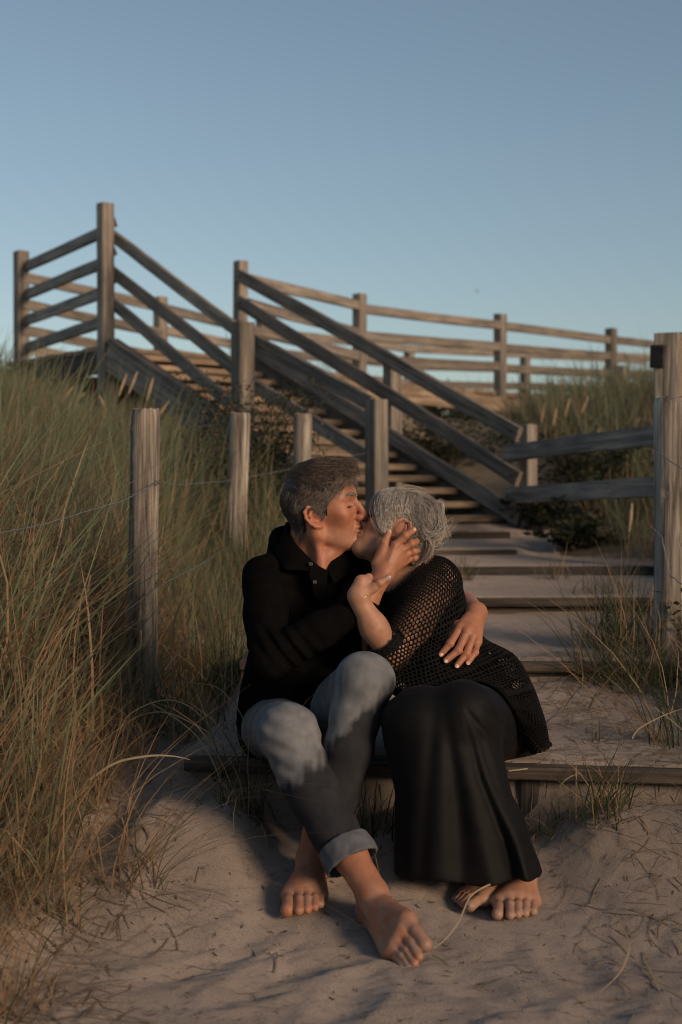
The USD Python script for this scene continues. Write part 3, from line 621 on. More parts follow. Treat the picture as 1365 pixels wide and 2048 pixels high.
straw('straight pale straw on the sand right of the woman\'s feet', [(1088, 1783, 3.55), (1150, 1781, 3.55), (1210, 1782, 3.55)], .0035)
straw('pale straw lying on the lowest tread behind the knit hem', [(1018, 1542, 3.74), (1060, 1537, 3.75), (1090, 1520, 3.85)], .004)
straw('bowed straw over the front edge of the lowest step', [(1120, 1576, 3.64), (1135, 1558, 3.63), (1165, 1546, 3.63)], .004)
straw('long bent pale blade at the right picture edge above the lowest tread', [(1266, 1478, 3.85), (1275, 1462, 3.85), (1320, 1435, 3.85), (1375, 1415, 3.85)], .004)
straw('straight straw slanting up at the right picture edge', [(1310, 1415, 3.95), (1345, 1442, 3.9), (1380, 1475, 3.85)], .0045)
straw('grey blade arching on the sand in the lower right', [(1235, 1830, 3.28), (1258, 1880, 3.14), (1250, 1930, 3.02), (1200, 1985, 2.87)], .005)
straw('short thick straw in the lower right corner', [(1290, 1920, 3.06), (1315, 1970, 2.92), (1328, 2020, 2.79)], .006)
straw('dark twig lying on the sand left of the man\'s feet', [(485, 1860, 3.27), (500, 1890, 3.19), (514, 1925, 3.07)], .004, 'twig')
# litter: bits of straw and dark crumbs on the sand
def litter(n, seed, xr, yr, dens, lmin, lmax, w):
    rs = np.random.default_rng(seed); x = rs.uniform(*xr, n); y = rs.uniform(*yr, n); k = rs.random(n) < dens(x, y); x, y = x[k], y[k]; m = len(x)
    L, a = rs.uniform(lmin, lmax, m), rs.uniform(0, 6.28, m); cu = rs.normal(0, .25, m); V, F = [], []
    t = np.linspace(-.5, .5, 5)
    ax_ = np.cos(a)[:, None] * t * L[:, None] - np.sin(a)[:, None] * cu[:, None] * t ** 2 * L[:, None]; ay_ = np.sin(a)[:, None] * t * L[:, None] + np.cos(a)[:, None] * cu[:, None] * t ** 2 * L[:, None]
    X, Y = x[:, None] + ax_, y[:, None] + ay_; Z = ground_z(X, Y) + .0015 + np.abs(rs.normal(0, .003, m))[:, None]
    ww = w * rs.uniform(.5, 1.2, m)[:, None] / 2
    A = np.stack([X - np.sin(a)[:, None] * ww, Y + np.cos(a)[:, None] * ww, Z], -1); B = np.stack([X + np.sin(a)[:, None] * ww, Y - np.cos(a)[:, None] * ww, Z + .0006], -1)
    v = np.concatenate([A, B], 1).reshape(-1, 3); s = np.arange(4); f = np.concatenate([np.stack([s, s + 5, s + 6], 1), np.stack([s, s + 6, s + 1], 1)])
    return v, (f[None] + 10 * np.arange(m)[:, None, None]).reshape(-1, 3)
M['litter_pale'] = blade_mat('pale_straw_litter', [(.0, (.24, .18, .11)), (.5, (.42, .33, .21)), (1.0, (.62, .52, .37))], .1)
M['litter'] = blade_mat('straw_litter', [(.0, (.10, .072, .045)), (.3, (.22, .165, .105)), (.6, (.36, .28, .18)), (1.0, (.52, .43, .30))], .1)
obj('straw_litter', litter(8500, 1, (-.9, 1.6), (2.5, 5.0), lambda x, y: np.clip(.05 + .9 * np.clip((x - .45) / .5, 0, 1) * np.clip((y - 2.7) / .6, 0, 1) + .7 * np.clip((-.35 - x) / .2, 0, 1) + .25 * np.clip((y - 3.5) / .3, 0, 1) * np.clip((x - .35) / .4, 0, 1), 0, 1) * (meshkit.fbm(np.stack([x * 4, y * 4, x * 0], 1), 3, 2) * 1.7), .02, .13, .0030), M['litter_pale'], label='bits of dry straw scattered over the sand', cat='straw', kind='stuff')
obj('sand_crumbs', litter(3600, 2, (-.8, 1.4), (2.6, 5.0), lambda x, y: .55 + 0 * x, .004, .018, .0030), M['litter'], label='small dark plant crumbs on the sand', cat='debris', kind='stuff')

# shrubs: one with orange berries behind the second post, low dark ones at the stair foot
M['shrub_leaf'] = blade_mat('shrub_leaf', [(.0, (.028, .032, .014)), (.5, (.055, .058, .026)), (.85, (.09, .085, .04)), (1, (.13, .10, .05))], .25)
M['berry'] = mat('orange_berry', {'p': ('principled_bsdf', {'base_color': (.30, .11, .03), 'roughness': .4})}, [])
def shrub(label, u, v, Y, rx, h, seed, nb=26, nl=1500, leaf=.03, berries=0, m='shrub_leaf', ry=None):
    rs = np.random.default_rng(seed); b = P(u, v, Y); b[2] = float(ground_z(b[0], b[1], False)) - .02; t = thing('shrub', label, 'shrub', b)
    br_, tips = [], []
    for i in range(nb):
        a = rs.uniform(0, 6.28); e = b + np.array([math.cos(a) * rx * rs.uniform(.2, 1), math.sin(a) * (ry or rx) * rs.uniform(.2, 1), h * rs.uniform(.45, 1.0)])
        k = np.linspace(0, 1, 8)[:, None]; c = b + (e - b) * k; c[:, 2] += .12 * h * np.sin(k[:, 0] * 3.1); c += np.cumsum(rs.normal(0, .012, c.shape), 0) * k; br_.append(c); tips.append(c)
    curves('branches', br_, [np.linspace(.007, .002, 8)] * nb, M['twig'], t)
    tips = np.array(tips); i, k = rs.integers(0, nb, nl), rs.integers(2, 8, nl); c = tips[i, k] + rs.normal(0, .035, (nl, 3)) * (h / .6)
    d = rs.normal(size=(nl, 3)); d[:, 2] = np.abs(d[:, 2]) * .6; d /= np.linalg.norm(d, axis=1, keepdims=True); s = np.cross(d, rs.normal(size=(nl, 3))); s /= np.linalg.norm(s, axis=1, keepdims=True)
    L = leaf * rs.uniform(.6, 1.3, (nl, 1)); v_ = np.stack([c, c + d * L * .5 + s * L * .16, c + d * L, c + d * L * .5 - s * L * .16], 1).reshape(-1, 3); f = np.array([[0, 1, 2], [0, 2, 3]])
    obj('leaves', (v_, (f[None] + 4 * np.arange(nl)[:, None, None]).reshape(-1, 3)), M[m], t, kind='stuff')
    if berries:
        s0 = trimesh.creation.icosphere(1, .0055); ii, kk = rs.integers(0, nb, berries), rs.integers(3, 8, berries); cc = tips[ii, kk] + rs.normal(0, .022, (berries, 3))
        obj('berries', ((s0.vertices[None] + cc[:, None]).reshape(-1, 3), (s0.faces[None] + len(s0.vertices) * np.arange(berries)[:, None, None]).reshape(-1, 3)), M['berry'], t, smooth=True, kind='stuff')
shrub('tangled shrub with orange berries below the stairs, behind the second left post', 505, 1010, 7.6, .50, .85, 301, 46, 6500, .028, 130)
shrub('small grey-green bush against the stair stringer, left of the berry shrub', 395, 960, 8.0, .42, .50, 303, 26, 2400, .026, 60)
shrub('low dark shrub at the foot of the short stair post', 1085, 1085, 8.6, .22, .22, 305, 24, 1200, .05)
shrub('dark leafy plant between the short stair post and the black step', 1150, 1105, 7.9, .26, .22, 307, 20, 1000, .06)
shrub('dark bush in the shade under the boardwalk', 900, 960, 10.6, .8, .42, 309, 30, 2200, .05)
shrub('deep green bush behind the two rails of the short fence', 1180, 1010, 8.9, .6, .55, 311, 30, 2600, .05)
shrub('dark hedge-like shrub on the crest behind the boardwalk rails', 860, 790, 19.5, 1.3, .55, 313, 40, 2400, .09)
shrub('small dark shrub on the skyline near the right end of the boardwalk', 1120, 785, 20.5, 1.2, .40, 315, 36, 2000, .09)
shrub('leafy green weed at the right picture edge beside the stout post', 1376, 1235, 4.85, .10, .26, 317, 8, 80, .04)

# birds
M['bird'] = mat('bird_feathers', {'p': ('principled_bsdf', {'base_color': (.08, .075, .075), 'roughness': .8})}, [])
def bird(u, v, Y, span, label):
    c = P(u, v, Y); t = thing('bird', label, 'bird', c)
    m = trimesh.creation.icosphere(2, 1.0); obj('body', (m.vertices * [span * .30, span * .06, span * .06] + c, m.faces), M['bird'], t, smooth=True)
    for s_ in (-1, 1):
        q = np.array([[.10, 0, .02], [.16, s_ * .25, .14], [.02, s_ * .52, .06], [-.08, s_ * .22, .10], [-.10, 0, .02]]) * span + c
        v_ = np.vstack([q + [0, 0, .01 * span], q - [0, 0, .01 * span]]); f = np.array([[0, 1, 3], [1, 2, 3], [0, 3, 4], [5, 8, 6], [6, 8, 7], [5, 9, 8]])
        obj('wing', (v_, f), M['bird'], t)
bird(955, 582, 95, .5, 'small dark bird gliding in the sky above the boardwalk')
bird(1007, 81, 160, .38, 'tiny faint bird high in the sky')
# ------------------------------------------------------------------ people: signed-distance modelling
def smin(a, b, k):
    h = np.clip(.5 + .5 * (b - a) / k, 0, 1)
    return b + (a - b) * h - k * h * (1 - h)
def smax(a, b, k): return -smin(-a, -b, k)
def seg(p, a, b, ra, rb=None):
    rb = ra if rb is None else rb
    a, b = np.asarray(a, float), np.asarray(b, float); ab = b - a
    ab = ab.astype(p.dtype); x, y, z = p[:, 0] - p.dtype.type(a[0]), p[:, 1] - p.dtype.type(a[1]), p[:, 2] - p.dtype.type(a[2])
    t = np.clip((x * ab[0] + y * ab[1] + z * ab[2]) * p.dtype.type(1 / max(ab @ ab, 1e-12)), 0, 1)
    x -= t * ab[0]; y -= t * ab[1]; z -= t * ab[2]
    return np.sqrt(x * x + y * y + z * z) - (p.dtype.type(ra) + p.dtype.type(rb - ra) * t)
def ell(p, c, r):
    T = p.dtype.type; x, y, z = [(p[:, i] - T(c[i])) * T(1 / r[i]) for i in range(3)]
    k0 = np.sqrt(x * x + y * y + z * z); x *= T(1 / r[0]); y *= T(1 / r[1]); z *= T(1 / r[2])
    return k0 * (k0 - 1) / np.maximum(np.sqrt(x * x + y * y + z * z), T(1e-9))
def near(f, c, r):
    """f, worked out only within r of the point c; further off a plain lower bound serves"""
    c = np.asarray(c, float)
    def g(p):
        q = p - c.astype(p.dtype); d = np.sqrt((q * q).sum(1)); m = d < r + .06
        out = d - p.dtype.type(r)
        if m.any(): out[m] = f(p[m])
        return out
    return g
from concurrent.futures import ThreadPoolExecutor
_pool = ThreadPoolExecutor(4)
def chain(p, pts, rs, k=.01):
    d = None
    for a, b, ra, rb in zip(pts[:-1], pts[1:], rs[:-1], rs[1:]):
        e = seg(p, a, b, ra, rb); d = e if d is None else smin(d, e, k)
    return d

def nets(val, lo, h):
    """surface nets: the zero level of a grid of values as (vertices, triangles), outward facing"""
    s = val < 0; nx, ny, nz = val.shape
    c = [(i, j, k) for i in (0, 1) for j in (0, 1) for k in (0, 1)]
    cnt = sum(s[i:nx - 1 + i, j:ny - 1 + j, k:nz - 1 + k].astype(np.int8) for i, j, k in c)
    act = (cnt > 0) & (cnt < 8)
    ids = np.full(act.shape, -1, np.int64); ai = np.argwhere(act); ids[act] = np.arange(len(ai))
    acc = np.zeros((len(ai), 3)); n = np.zeros(len(ai))
    for e in range(3):
        for (u, v) in ((0, 0), (0, 1), (1, 0), (1, 1)):
            o0 = [0, 0, 0]; o1 = [0, 0, 0]; r = [x for x in range(3) if x != e]
            o0[r[0]] = o1[r[0]] = u; o0[r[1]] = o1[r[1]] = v; o1[e] = 1
            a = val[tuple((ai + o0).T)]; b = val[tuple((ai + o1).T)]
            x = (a < 0) != (b < 0); t = np.where(x, a / np.where(a == b, 1, a - b), 0)
            q = ai + np.array(o0, float); q[:, e] += t
            acc[x] += q[x]; n += x
    vert = acc / np.maximum(n, 1)[:, None] * h + lo
    F = []
    for e in range(3):
        r = [(e + 1) % 3, (e + 2) % 3]
        sl0 = [slice(None)] * 3; sl1 = [slice(None)] * 3
        sl0[e] = slice(0, -1); sl1[e] = slice(1, None)
        a, b = s[tuple(sl0)], s[tuple(sl1)]
        ed = np.argwhere(a != b)
        ok = (ed[:, r[0]] > 0) & (ed[:, r[1]] > 0) & (ed[:, r[0]] < act.shape[r[0]]) & (ed[:, r[1]] < act.shape[r[1]]) & (ed[:, e] < act.shape[e])
        ed = ed[ok]
        def cell(du, dv):
            q = ed.copy(); q[:, r[0]] += du; q[:, r[1]] += dv
            return ids[tuple(q.T)]
        q = np.stack([cell(-1, -1), cell(0, -1), cell(0, 0), cell(-1, 0)], 1)
        fl = ~a[tuple(ed.T)]
        q[fl] = q[fl][:, ::-1]
        F.append(q)
    F = np.concatenate(F); F = F[(F >= 0).all(1)]
    return vert, np.vstack([F[:, [0, 1, 2]], F[:, [0, 2, 3]]])

def surface(f, lo, hi, h, coarse=4):
    """mesh of f = 0 in a box: a coarse pass finds the cells near the surface, only these are sampled finely"""
    lo, hi = np.asarray(lo, float), np.asarray(hi, float)
    n = np.ceil((hi - lo) / (h * coarse)).astype(int) + 1
    H = h * coarse
    g = np.stack(np.meshgrid(*[lo[i] + H * np.arange(n[i] + 1) for i in range(3)], indexing='ij'), -1)
    ev = lambda q: np.concatenate(list(_pool.map(f, [q[k:k + 16000].astype(np.float32) for k in range(0, len(q), 16000)])))
    d = ev(g.reshape(-1, 3)).reshape(g.shape[:3])
    m = np.abs(d) < H * 1.25
    for ax in range(3):
        sh = np.roll(m, 1, ax) | np.roll(m, -1, ax) | m; m = sh
    big = np.repeat(np.repeat(np.repeat(d, coarse, 0), coarse, 1), coarse, 2)
    mb = np.repeat(np.repeat(np.repeat(m, coarse, 0), coarse, 1), coarse, 2)
    out = np.where(big < 0, -1.0, 1.0) * np.maximum(np.abs(big), H * .3)
    ii = np.argwhere(mb)
    out[mb] = ev(lo + h * ii)
    return nets(out, lo, h)

def clip_mesh(v, f, keep):
    """keep triangles whose centre satisfies keep(points)"""
    f = f[keep(v[f].mean(1))]
    u, inv = np.unique(f, return_inverse=True)
    return v[u], inv.reshape(-1, 3)
def join(parts):
    V, F, o = [], [], 0
    for v, f in parts: V.append(v); F.append(f + o); o += len(v)
    return np.concatenate(V), np.concatenate(F)

# ---- heads, local frame: x forward, y to its left, z up, eyes at z = 0
def head_sdf(p, fem=False, side=-1):
    ay = np.abs(p[:, 1]); q = p.copy(); q[:, 1] = ay          # symmetric features
    j = .88 if fem else 1.0
    d = ell(p, (.000, 0, .025), (.090, .076, .086)) if fem else ell(p, (-.006, 0, .030), (.097, .077, .089))
    d = smin(d, ell(p, (.034, 0, .018), (.058, .064, .07)), .03)
    d = smin(d, ell(p, (.036, 0, -.036), (.052, .058 * j, .078)), .03)
    d = smin(d, ell(p, (.060, 0, -.068), (.036, .034, .038)), .02)
    d = smin(d, seg(q, (-.010, .058 * j, -.066), (.066, .016, -.110), .017 * j, .017), .026)
    d = smin(d, seg(q, (-.012, .064, -.015), (-.012, .057 * j, -.066), .015, .014), .025)
    d = smin(d, ell(p, (.078, 0, -.106), (.020, .024, .018)), .014)
    d = smin(d, ell(q, (.056, .045, -.024), (.026, .022, .021)), .02)                     # cheek bone
    d = smin(d, seg(q, (.085, .010, .023), (.066, .046, .022), .010 * (.7 if fem else 1), .008), .014)   # brow
    d = smax(d, -ell(q, (.097, .031, .002), (.019, .020, .014)), .014)                     # eye socket
    d = smin(d, ell(q, (.0715, .0315, .000), (.0135, .0155, .0125)), .004)                 # closed lid
    lash = chain(q, [(.0835, .018, -.004), (.0855, .031, -.0075), (.078, .045, -.004)], [.0016] * 3, .001)
    d = smax(d, -lash, .003)
    crease = chain(q, [(.084, .019, .006), (.0860, .031, .0085), (.077, .046, .005)], [.001] * 3, .001)
    d = smax(d, -crease, .004)
    if fem:
        n = chain(p, [(.083, 0, .012), (.094, 0, -.012), (.107, 0, -.032)], [.007, .0075, .0095], .006)
        n = smin(n, ell(q, (.0965, .011, -.038), (.011, .007, .008)), .006)
    else:
        n = chain(p, [(.084, 0, .014), (.1005, 0, -.008), (.1135, 0, -.033)], [.0080, .0092, .0115], .006)
        n = smin(n, ell(q, (.1015, .0135, -.040), (.0135, .0090, .0100)), .006)
        n = smin(n, ell(p, (.1145, 0, -.036), (.0130, .0130, .0120)), .005)
        n = smin(n, seg(p, (.112, 0, -.045), (.094, 0, -.050), .0065), .005)
    d = smin(d, n, .008)
    d = smax(d, -ell(q, (.104, .0068, -.0485), (.0062, .0034, .0045)), .003)               # nostril
    d = smin(d, ell(p, (.0925, 0, -.0655), (.0105, .021, .0062)), .006)                    # lips
    d = smin(d, ell(p, (.0915, 0, -.0775), (.0105, .019, .0068)), .006)
    d = smax(d, -ell(p, (.103, 0, -.0712), (.010, .026, .0012)), .003)
    d = smax(d, -seg(q, (.091, .021, -.046), (.083, .034, -.076), .0008), .007)   # fold from nose to mouth
    if not fem:
        for a, b in (((.052, .045, -.08), (.046, .052, -.05)), ((.062, .058, .004), (.05, .062, -.004)), ((.064, .057, -.002), (.052, .062, -.013))):
            d = smax(d, -seg(q, a, b, .0006), .004)
        for a, b in (((.080, .030, -.016), (.070, .046, -.020)),
                ((.091, .012, .050), (.080, .042, .052)), ((.089, .012, .063), (.077, .043, .064)), ((.094, .022, -.055), (.083, .037, -.088)), ((.085, .036, -.070), (.074, .046, -.098))):
            d = smax(d, -seg(q, a, b, .0011), .0035)
        for a, b in (((.090, .026, -.082), (.080, .034, -.104)),):
            d = smax(d, -seg(q, a, b, .0006), .008)
        d = smax(d, -ell(q, (.040, .076, -.056), (.030, .010, .026)), .02)              # hollow cheek
        d = smin(d, seg(q, (.074, .014, .022), (.070, .040, .026), .012, .009), .012)
    # ear
    e = q - np.array([-.006, .073, -.018], q.dtype)
    c, s = math.cos(.20), math.sin(.20)
    e = np.stack([e[:, 0] * c + e[:, 2] * s, e[:, 1] - np.clip(-e[:, 0], -.02, .03) * .45, -e[:, 0] * s + e[:, 2] * c], 1)
    hel = [(.009, .004, .002), (.013, .006, .017), (.006, .008, .029), (-.008, .009, .033), (-.019, .009, .023), (-.021, .009, .006), (-.015, .008, -.012), (-.006, .006, -.024), (.003, .004, -.029)]
    er = chain(e, hel, [.0032, .0036, .0042, .0044, .0044, .0042, .0046, .0062, .0060], .003)
    er = smin(er, chain(e, [(-.004, .005, .022), (-.011, .006, .010), (-.009, .006, -.006), (.000, .005, -.014)], [.003, .0036, .0036, .0038], .003), .003)
    er = smin(er, ell(e, (-.004, -.002, .002), (.019, .006, .027)), .004)
    er = smin(er, ell(e, (.010, .003, -.004), (.0045, .005, .007)), .003)
    er = smax(er, -ell(e, (-.001, .009, .001), (.0075, .008, .010)), .004)
    d = smin(d, er * .95, .005)
    return d

def rot_head(yaw, pitch, roll, facing):
    """columns forward, left, up for a head that looks along +x (facing=1) or -x (facing=-1); yaw > 0 turns towards the camera"""
    F = np.array([facing * math.cos(yaw) * math.cos(pitch), -math.sin(yaw) * math.cos(pitch), math.sin(pitch)])
    L = np.cross([0, 0, 1.0], F); L /= np.linalg.norm(L); U = np.cross(F, L)
    c, s = math.cos(roll), math.sin(roll)
    return np.stack([F, c * L + s * U, -s * L + c * U], 1)

class Head:
    def __init__(self, R, s, ear_px, ear_local, fem):
        self.R, self.s, self.fem = R, s, fem
        self.o = P(*ear_px) - R @ (np.array(ear_local) * s)
    def local(self, p):
        q = p - self.o.astype(p.dtype)
        return np.stack([sum(q[:, j] * p.dtype.type(self.R[j, i] / self.s) for j in range(3)) for i in range(3)], 1)
    def world(self, q): return np.asarray(q, float) @ self.R.T * self.s + self.o
    def sdf(self, p): return head_sdf(self.local(p), self.fem) * self.s
MAN_H = Head(rot_head(.21, math.radians(7), .12, 1), .985, (631, 1036, 3.808), (-.006, -.078, -.020), False)
WOM_H = Head(rot_head(-.12, math.radians(30), .34, -1), .93, (800, 1061, 3.800), (-.006, .078, -.020), True)

def blend(d, e, k): return e if d is None else smin(d, e, k)
def fingers(p, palm, chains, kp=.010, kf=.006):
    d = None
    for pts, rs in palm: d = blend(d, chain(p, pts, rs, .008), .012)
    fd = None
    for pts, rs in chains:
        e = chain(p, pts, rs, .004)
        for q, r in zip(pts[1:-1], rs[1:-1]): e = smin(e, seg(p, q, q + [0, 0, .0001], r * 1.07), .004)
        fd = e if fd is None else np.minimum(fd, e)
    return smin(d, fd, kf)

def px(*pts): return [P(*q) for q in pts]
# ---- the man: joints
mW, mE = P(760, 1158, 3.745), P(540, 1318, 3.66)
def man_right_hand(p):
    W = P(768, 1146, 3.755)
    mcp = px((791, 1091, 3.765), (804, 1100, 3.772), (811, 1109, 3.785), (812, 1120, 3.80))
    pip = px((811, 1071, 3.765), (823, 1087, 3.773), (828, 1103, 3.788), (829, 1116, 3.803))
    tip = px((828, 1060, 3.785), (834, 1083, 3.80), (835, 1101, 3.812), (834, 1114, 3.825))
    R = [(.0108, .0098, .0082), (.0108, .0098, .0084), (.0104, .0092, .008), (.0096, .0084, .0072)]
    palm = [([W, m], [.020 if i < 3 else .018, .0125]) for i, m in enumerate(mcp)]
    palm.append(([P(756, 1128, 3.762), P(766, 1100, 3.765)], [.018, .013]))
    ch = [([m, q, t], r) for m, q, t, r in zip(mcp, pip, tip, R)]
    ch.append((px((764, 1106, 3.768), (769, 1086, 3.772), (778, 1066, 3.782)), (.0135, .0112, .0085)))
    d = fingers(p, palm, ch)
    for m, q in zip(mcp, [W] * 4):   # tendons
        d = smin(d, seg(p, m + [0, -.011, 0], q * .55 + m * .45 + [0, -.0155, 0], .0022, .0015), .006)
    return d
def man_left_hand(p):
    W = P(953, 1226, 3.845)
    mcp = px((921, 1255, 3.765), (934, 1263, 3.752), (946, 1273, 3.752), (955, 1284, 3.765))
    pip = px((901, 1287, 3.730), (917, 1301, 3.722), (934, 1307, 3.724), (951, 1305, 3.738))
    tip = px((883, 1308, 3.725), (893, 1321, 3.712), (915, 1331, 3.712), (937, 1325, 3.722))
    R = [(.0112, .0100, .0084), (.0112, .0100, .0086), (.0108, .0096, .0082), (.010, .0088, .0074)]
    palm = [([W, m], [.023, .0135]) for m in mcp] + [(px((940, 1240, 3.80), (915, 1262, 3.775)), [.018, .012])]
    ch = [([m, q, t], r) for m, q, t, r in zip(mcp, pip, tip, R)]
    ch.append((px((915, 1250, 3.785), (903, 1272, 3.765), (893, 1290, 3.752)), (.013, .010, .008)))
    d = fingers(p, palm, ch)
    return smin(d, seg(p, W, P(930, 1205, 3.98), .026, .033), .015)
def foot(p, ank, heel, mtp, tips, rm, rt, r_ank, r_heel):
    d = seg(p, ank, heel, r_ank, r_heel)
    for i, m in enumerate(mtp):
        d = smin(d, seg(p, ank * .75 + heel * .25 + [0, 0, -.004], m, r_ank * .80, rm[i]), .016)
        d = smin(d, seg(p, heel, m, r_heel * .75, rm[i] * .9), .018)
    fd = None
    for m, t, a, b in zip(mtp, tips, rm, rt):
        mid = m * .45 + t * .55 + [0, 0, .006 if b < .013 else .003]
        e = chain(p, [m, mid, t], [a * .72, b * .92, b], .004); fd = e if fd is None else np.minimum(fd, e)
    return smin(d, fd, .008)
def man_right_foot(p):
    mtp = px((814, 1842, 3.115), (805, 1866, 3.10), (795, 1884, 3.095), (786, 1898, 3.09), (777, 1906, 3.10))
    tips = px((850, 1890, 3.055), (838, 1914, 3.035), (829, 1928, 3.03), (818, 1936, 3.03), (806, 1934, 3.04))
    return foot(p, P(746, 1788, 3.265), P(742, 1822, 3.315), mtp, tips, [.021, .016, .015, .014, .014], [.0165, .0108, .010, .0095, .0095], .034, .032)
def man_left_foot(p):
    mtp = px((582, 1790, 3.365), (599, 1784, 3.36), (615, 1783, 3.36), (630, 1785, 3.37), (642, 1790, 3.39))
    tips = px((575, 1821, 3.29), (598, 1822, 3.28), (615, 1820, 3.285), (630, 1815, 3.295), (641, 1809, 3.315))
    return foot(p, P(622, 1716, 3.47), P(626, 1742, 3.53), mtp, tips, [.021, .017, .016, .015, .015], [.0165, .0115, .0105, .010, .010], .034, .034)
M_SH_R, M_SH_L, M_CH, M_PEL = P(528, 1158, 3.86), P(702, 1165, 4.02), P(607, 1235, 3.96), P(578, 1440, 3.98)
M_HIP_R, M_KN_R = P(552, 1455, 3.95), P(577, 1468, 3.48)
M_HIP_L, M_KN_L = P(650, 1450, 3.99), P(730, 1363, 3.54)
M_AN_R, M_AN_L = P(746, 1788, 3.265), P(622, 1716, 3.47)
man_right_hand = near(man_right_hand, P(790, 1108, 3.77), .10)
man_left_hand = near(man_left_hand, P(930, 1270, 3.80), .22)
man_right_foot = near(man_right_foot, P(790, 1860, 3.15), .24)
man_left_foot = near(man_left_foot, P(610, 1770, 3.42), .22)
man_head = near(MAN_H.sdf, MAN_H.o, .19)
def man_neck(p):
    b = MAN_H.world((-.028, 0, -.03)); t = P(612, 1140, 3.94)
    d = seg(p, b, t, .056, .062)
    d = smin(d, seg(p, MAN_H.world((.035, 0, -.095)), P(640, 1135, 3.865), .030, .032), .03)
    d = smin(d, seg(p, MAN_H.world((-.015, -.055, -.055)), P(644, 1140, 3.838), .012, .010), .018)
    d = smin(d, ell(p, P(655, 1112, 3.850), (.014, .014, .016)), .014)
    return d
def man_body(p):
    d = smin(man_head(p), man_neck(p), .018)
    ch = smin(seg(p, P(618, 1205, 3.965), M_PEL, .105, .115), seg(p, P(560, 1178, 3.92), P(672, 1178, 4.0), .052), .05)
    d = smin(d, ch, .035)
    arm = chain(p, [M_SH_R + [0, .01, -.01], mE, P(735, 1200, 3.742), P(768, 1146, 3.755)], [.05, .040, .028, .026], .02)
    d = smin(d, smin(arm, man_right_hand(p), .014), .01)
    la = chain(p, [M_SH_L, P(800, 1290, 4.17), P(925, 1212, 3.99)], [.05, .04, .034], .02)
    d = smin(d, smin(la, man_left_hand(p), .015), .01)
    rl = chain(p, [M_HIP_R, M_KN_R, P(632, 1592, 3.42), P(668, 1660, 3.375), P(700, 1712, 3.335), M_AN_R], [.075, .055, .050, .044, .039, .036], .02)
    ll = chain(p, [M_HIP_L, M_KN_L, P(697, 1500, 3.525), P(660, 1610, 3.51), P(640, 1665, 3.495), M_AN_L], [.075, .054, .048, .044, .038, .035], .02)
    d = smin(d, smin(rl, man_right_foot(p), .012), .01)
    return smin(d, smin(ll, man_left_foot(p), .012), .01)

def body_mesh(f, lo, hi, boxes, hc=.011):
    """whole body: a coarse mesh, and fine meshes in the boxes that show (lo, hi, cell)"""
    v, t = surface(f, lo, hi, hc)
    def outside(c):
        k = np.ones(len(c), bool)
        for a, b, *_ in boxes: k &= ~((c > np.array(a) + .006) & (c < np.array(b) - .006)).all(1)
        return k
    parts = [clip_mesh(v, t, outside)]
    for a, b, h in boxes: parts.append(surface(f, a, b, h))
    return join(parts)
def box_px(u0, u1, v0, v1, y0, y1):
    c = np.array([P(u, v, y) for u in (u0, u1) for v in (v0, v1) for y in (y0, y1)])
    return c.min(0), c.max(0)
man_boxes = [(*box_px(560, 750, 925, 1175, 3.72, 4.03), .0017), (*box_px(722, 846, 1040, 1215, 3.69, 3.86), .0017),
    (*box_px(868, 985, 1190, 1345, 3.66, 3.92), .0018), (*box_px(655, 880, 1690, 1960, 2.98, 3.42), .0027), (*box_px(555, 665, 1690, 1840, 3.24, 3.60), .0027)]
mv, mf = body_mesh(man_body, (-.45, 2.95, -.06), (.45, 4.35, 1.16), man_boxes)

# ---- the woman: joints
W_SH_L, W_EL, W_WR = P(878, 1168, 3.87), P(786, 1312, 3.735), P(716, 1196, 3.690)
W_PEL, W_KR, W_KL = P(950, 1440, 3.95), P(842, 1432, 3.47), P(926, 1425, 3.45)
def woman_left_hand(p):
    palm = [([P(715, 1186, 3.690), P(722, 1162, 3.692)], [.022, .016]), ([P(718, 1188, 3.690), P(735, 1163, 3.700)], [.020, .0125]), ([P(722, 1190, 3.690), P(748, 1176, 3.688)], [.018, .0125])]
    ch = [(px((727, 1160, 3.695), (738, 1155, 3.715), (745, 1165, 3.75)), (.0115, .0095, .008)), (px((718, 1164, 3.70), (728, 1160, 3.735), (738, 1172, 3.765)), (.011, .0092, .008)),
          (px((712, 1172, 3.705), (718, 1172, 3.745), (730, 1185, 3.77)), (.0105, .009, .0078)), (px((710, 1182, 3.71), (714, 1184, 3.745), (724, 1196, 3.768)), (.0098, .0082, .007)),
          (px((745, 1177, 3.688), (760, 1166, 3.684), (778, 1155, 3.692)), (.0115, .0098, .0078))]
    return fingers(p, palm, ch)
def woman_right_foot(p):
    mtp = px((968, 1797, 3.385), (955, 1791, 3.41), (945, 1788, 3.42), (936, 1787, 3.43), (928, 1788, 3.44))
    tips = px((941, 1813, 3.335), (927, 1808, 3.36), (921, 1804, 3.375), (915, 1800, 3.39), (911, 1797, 3.405))
    return foot(p, P(1000, 1745, 3.46), P(1012, 1765, 3.50), mtp, tips, [.018, .015, .014, .013, .013], [.0135, .010, .0092, .009, .0088], .030, .028)
def woman_left_foot(p):
    mtp = px((1002, 1804, 3.36), (1020, 1797, 3.36), (1037, 1796, 3.365), (1053, 1798, 3.375), (1068, 1803, 3.39))
    tips = px((996, 1829, 3.295), (1021, 1831, 3.285), (1036, 1829, 3.29), (1051, 1827, 3.30), (1067, 1824, 3.32))
    return foot(p, P(1046, 1745, 3.45), P(1048, 1768, 3.50), mtp, tips, [.019, .016, .015, .015, .015], [.0140, .0110, .0105, .0105, .0105], .031, .029)
woman_left_hand = near(woman_left_hand, P(735, 1170, 3.70), .11)
woman_right_foot = near(woman_right_foot, P(960, 1780, 3.42), .20)
woman_left_foot = near(woman_left_foot, P(1046, 1790, 3.39), .20)
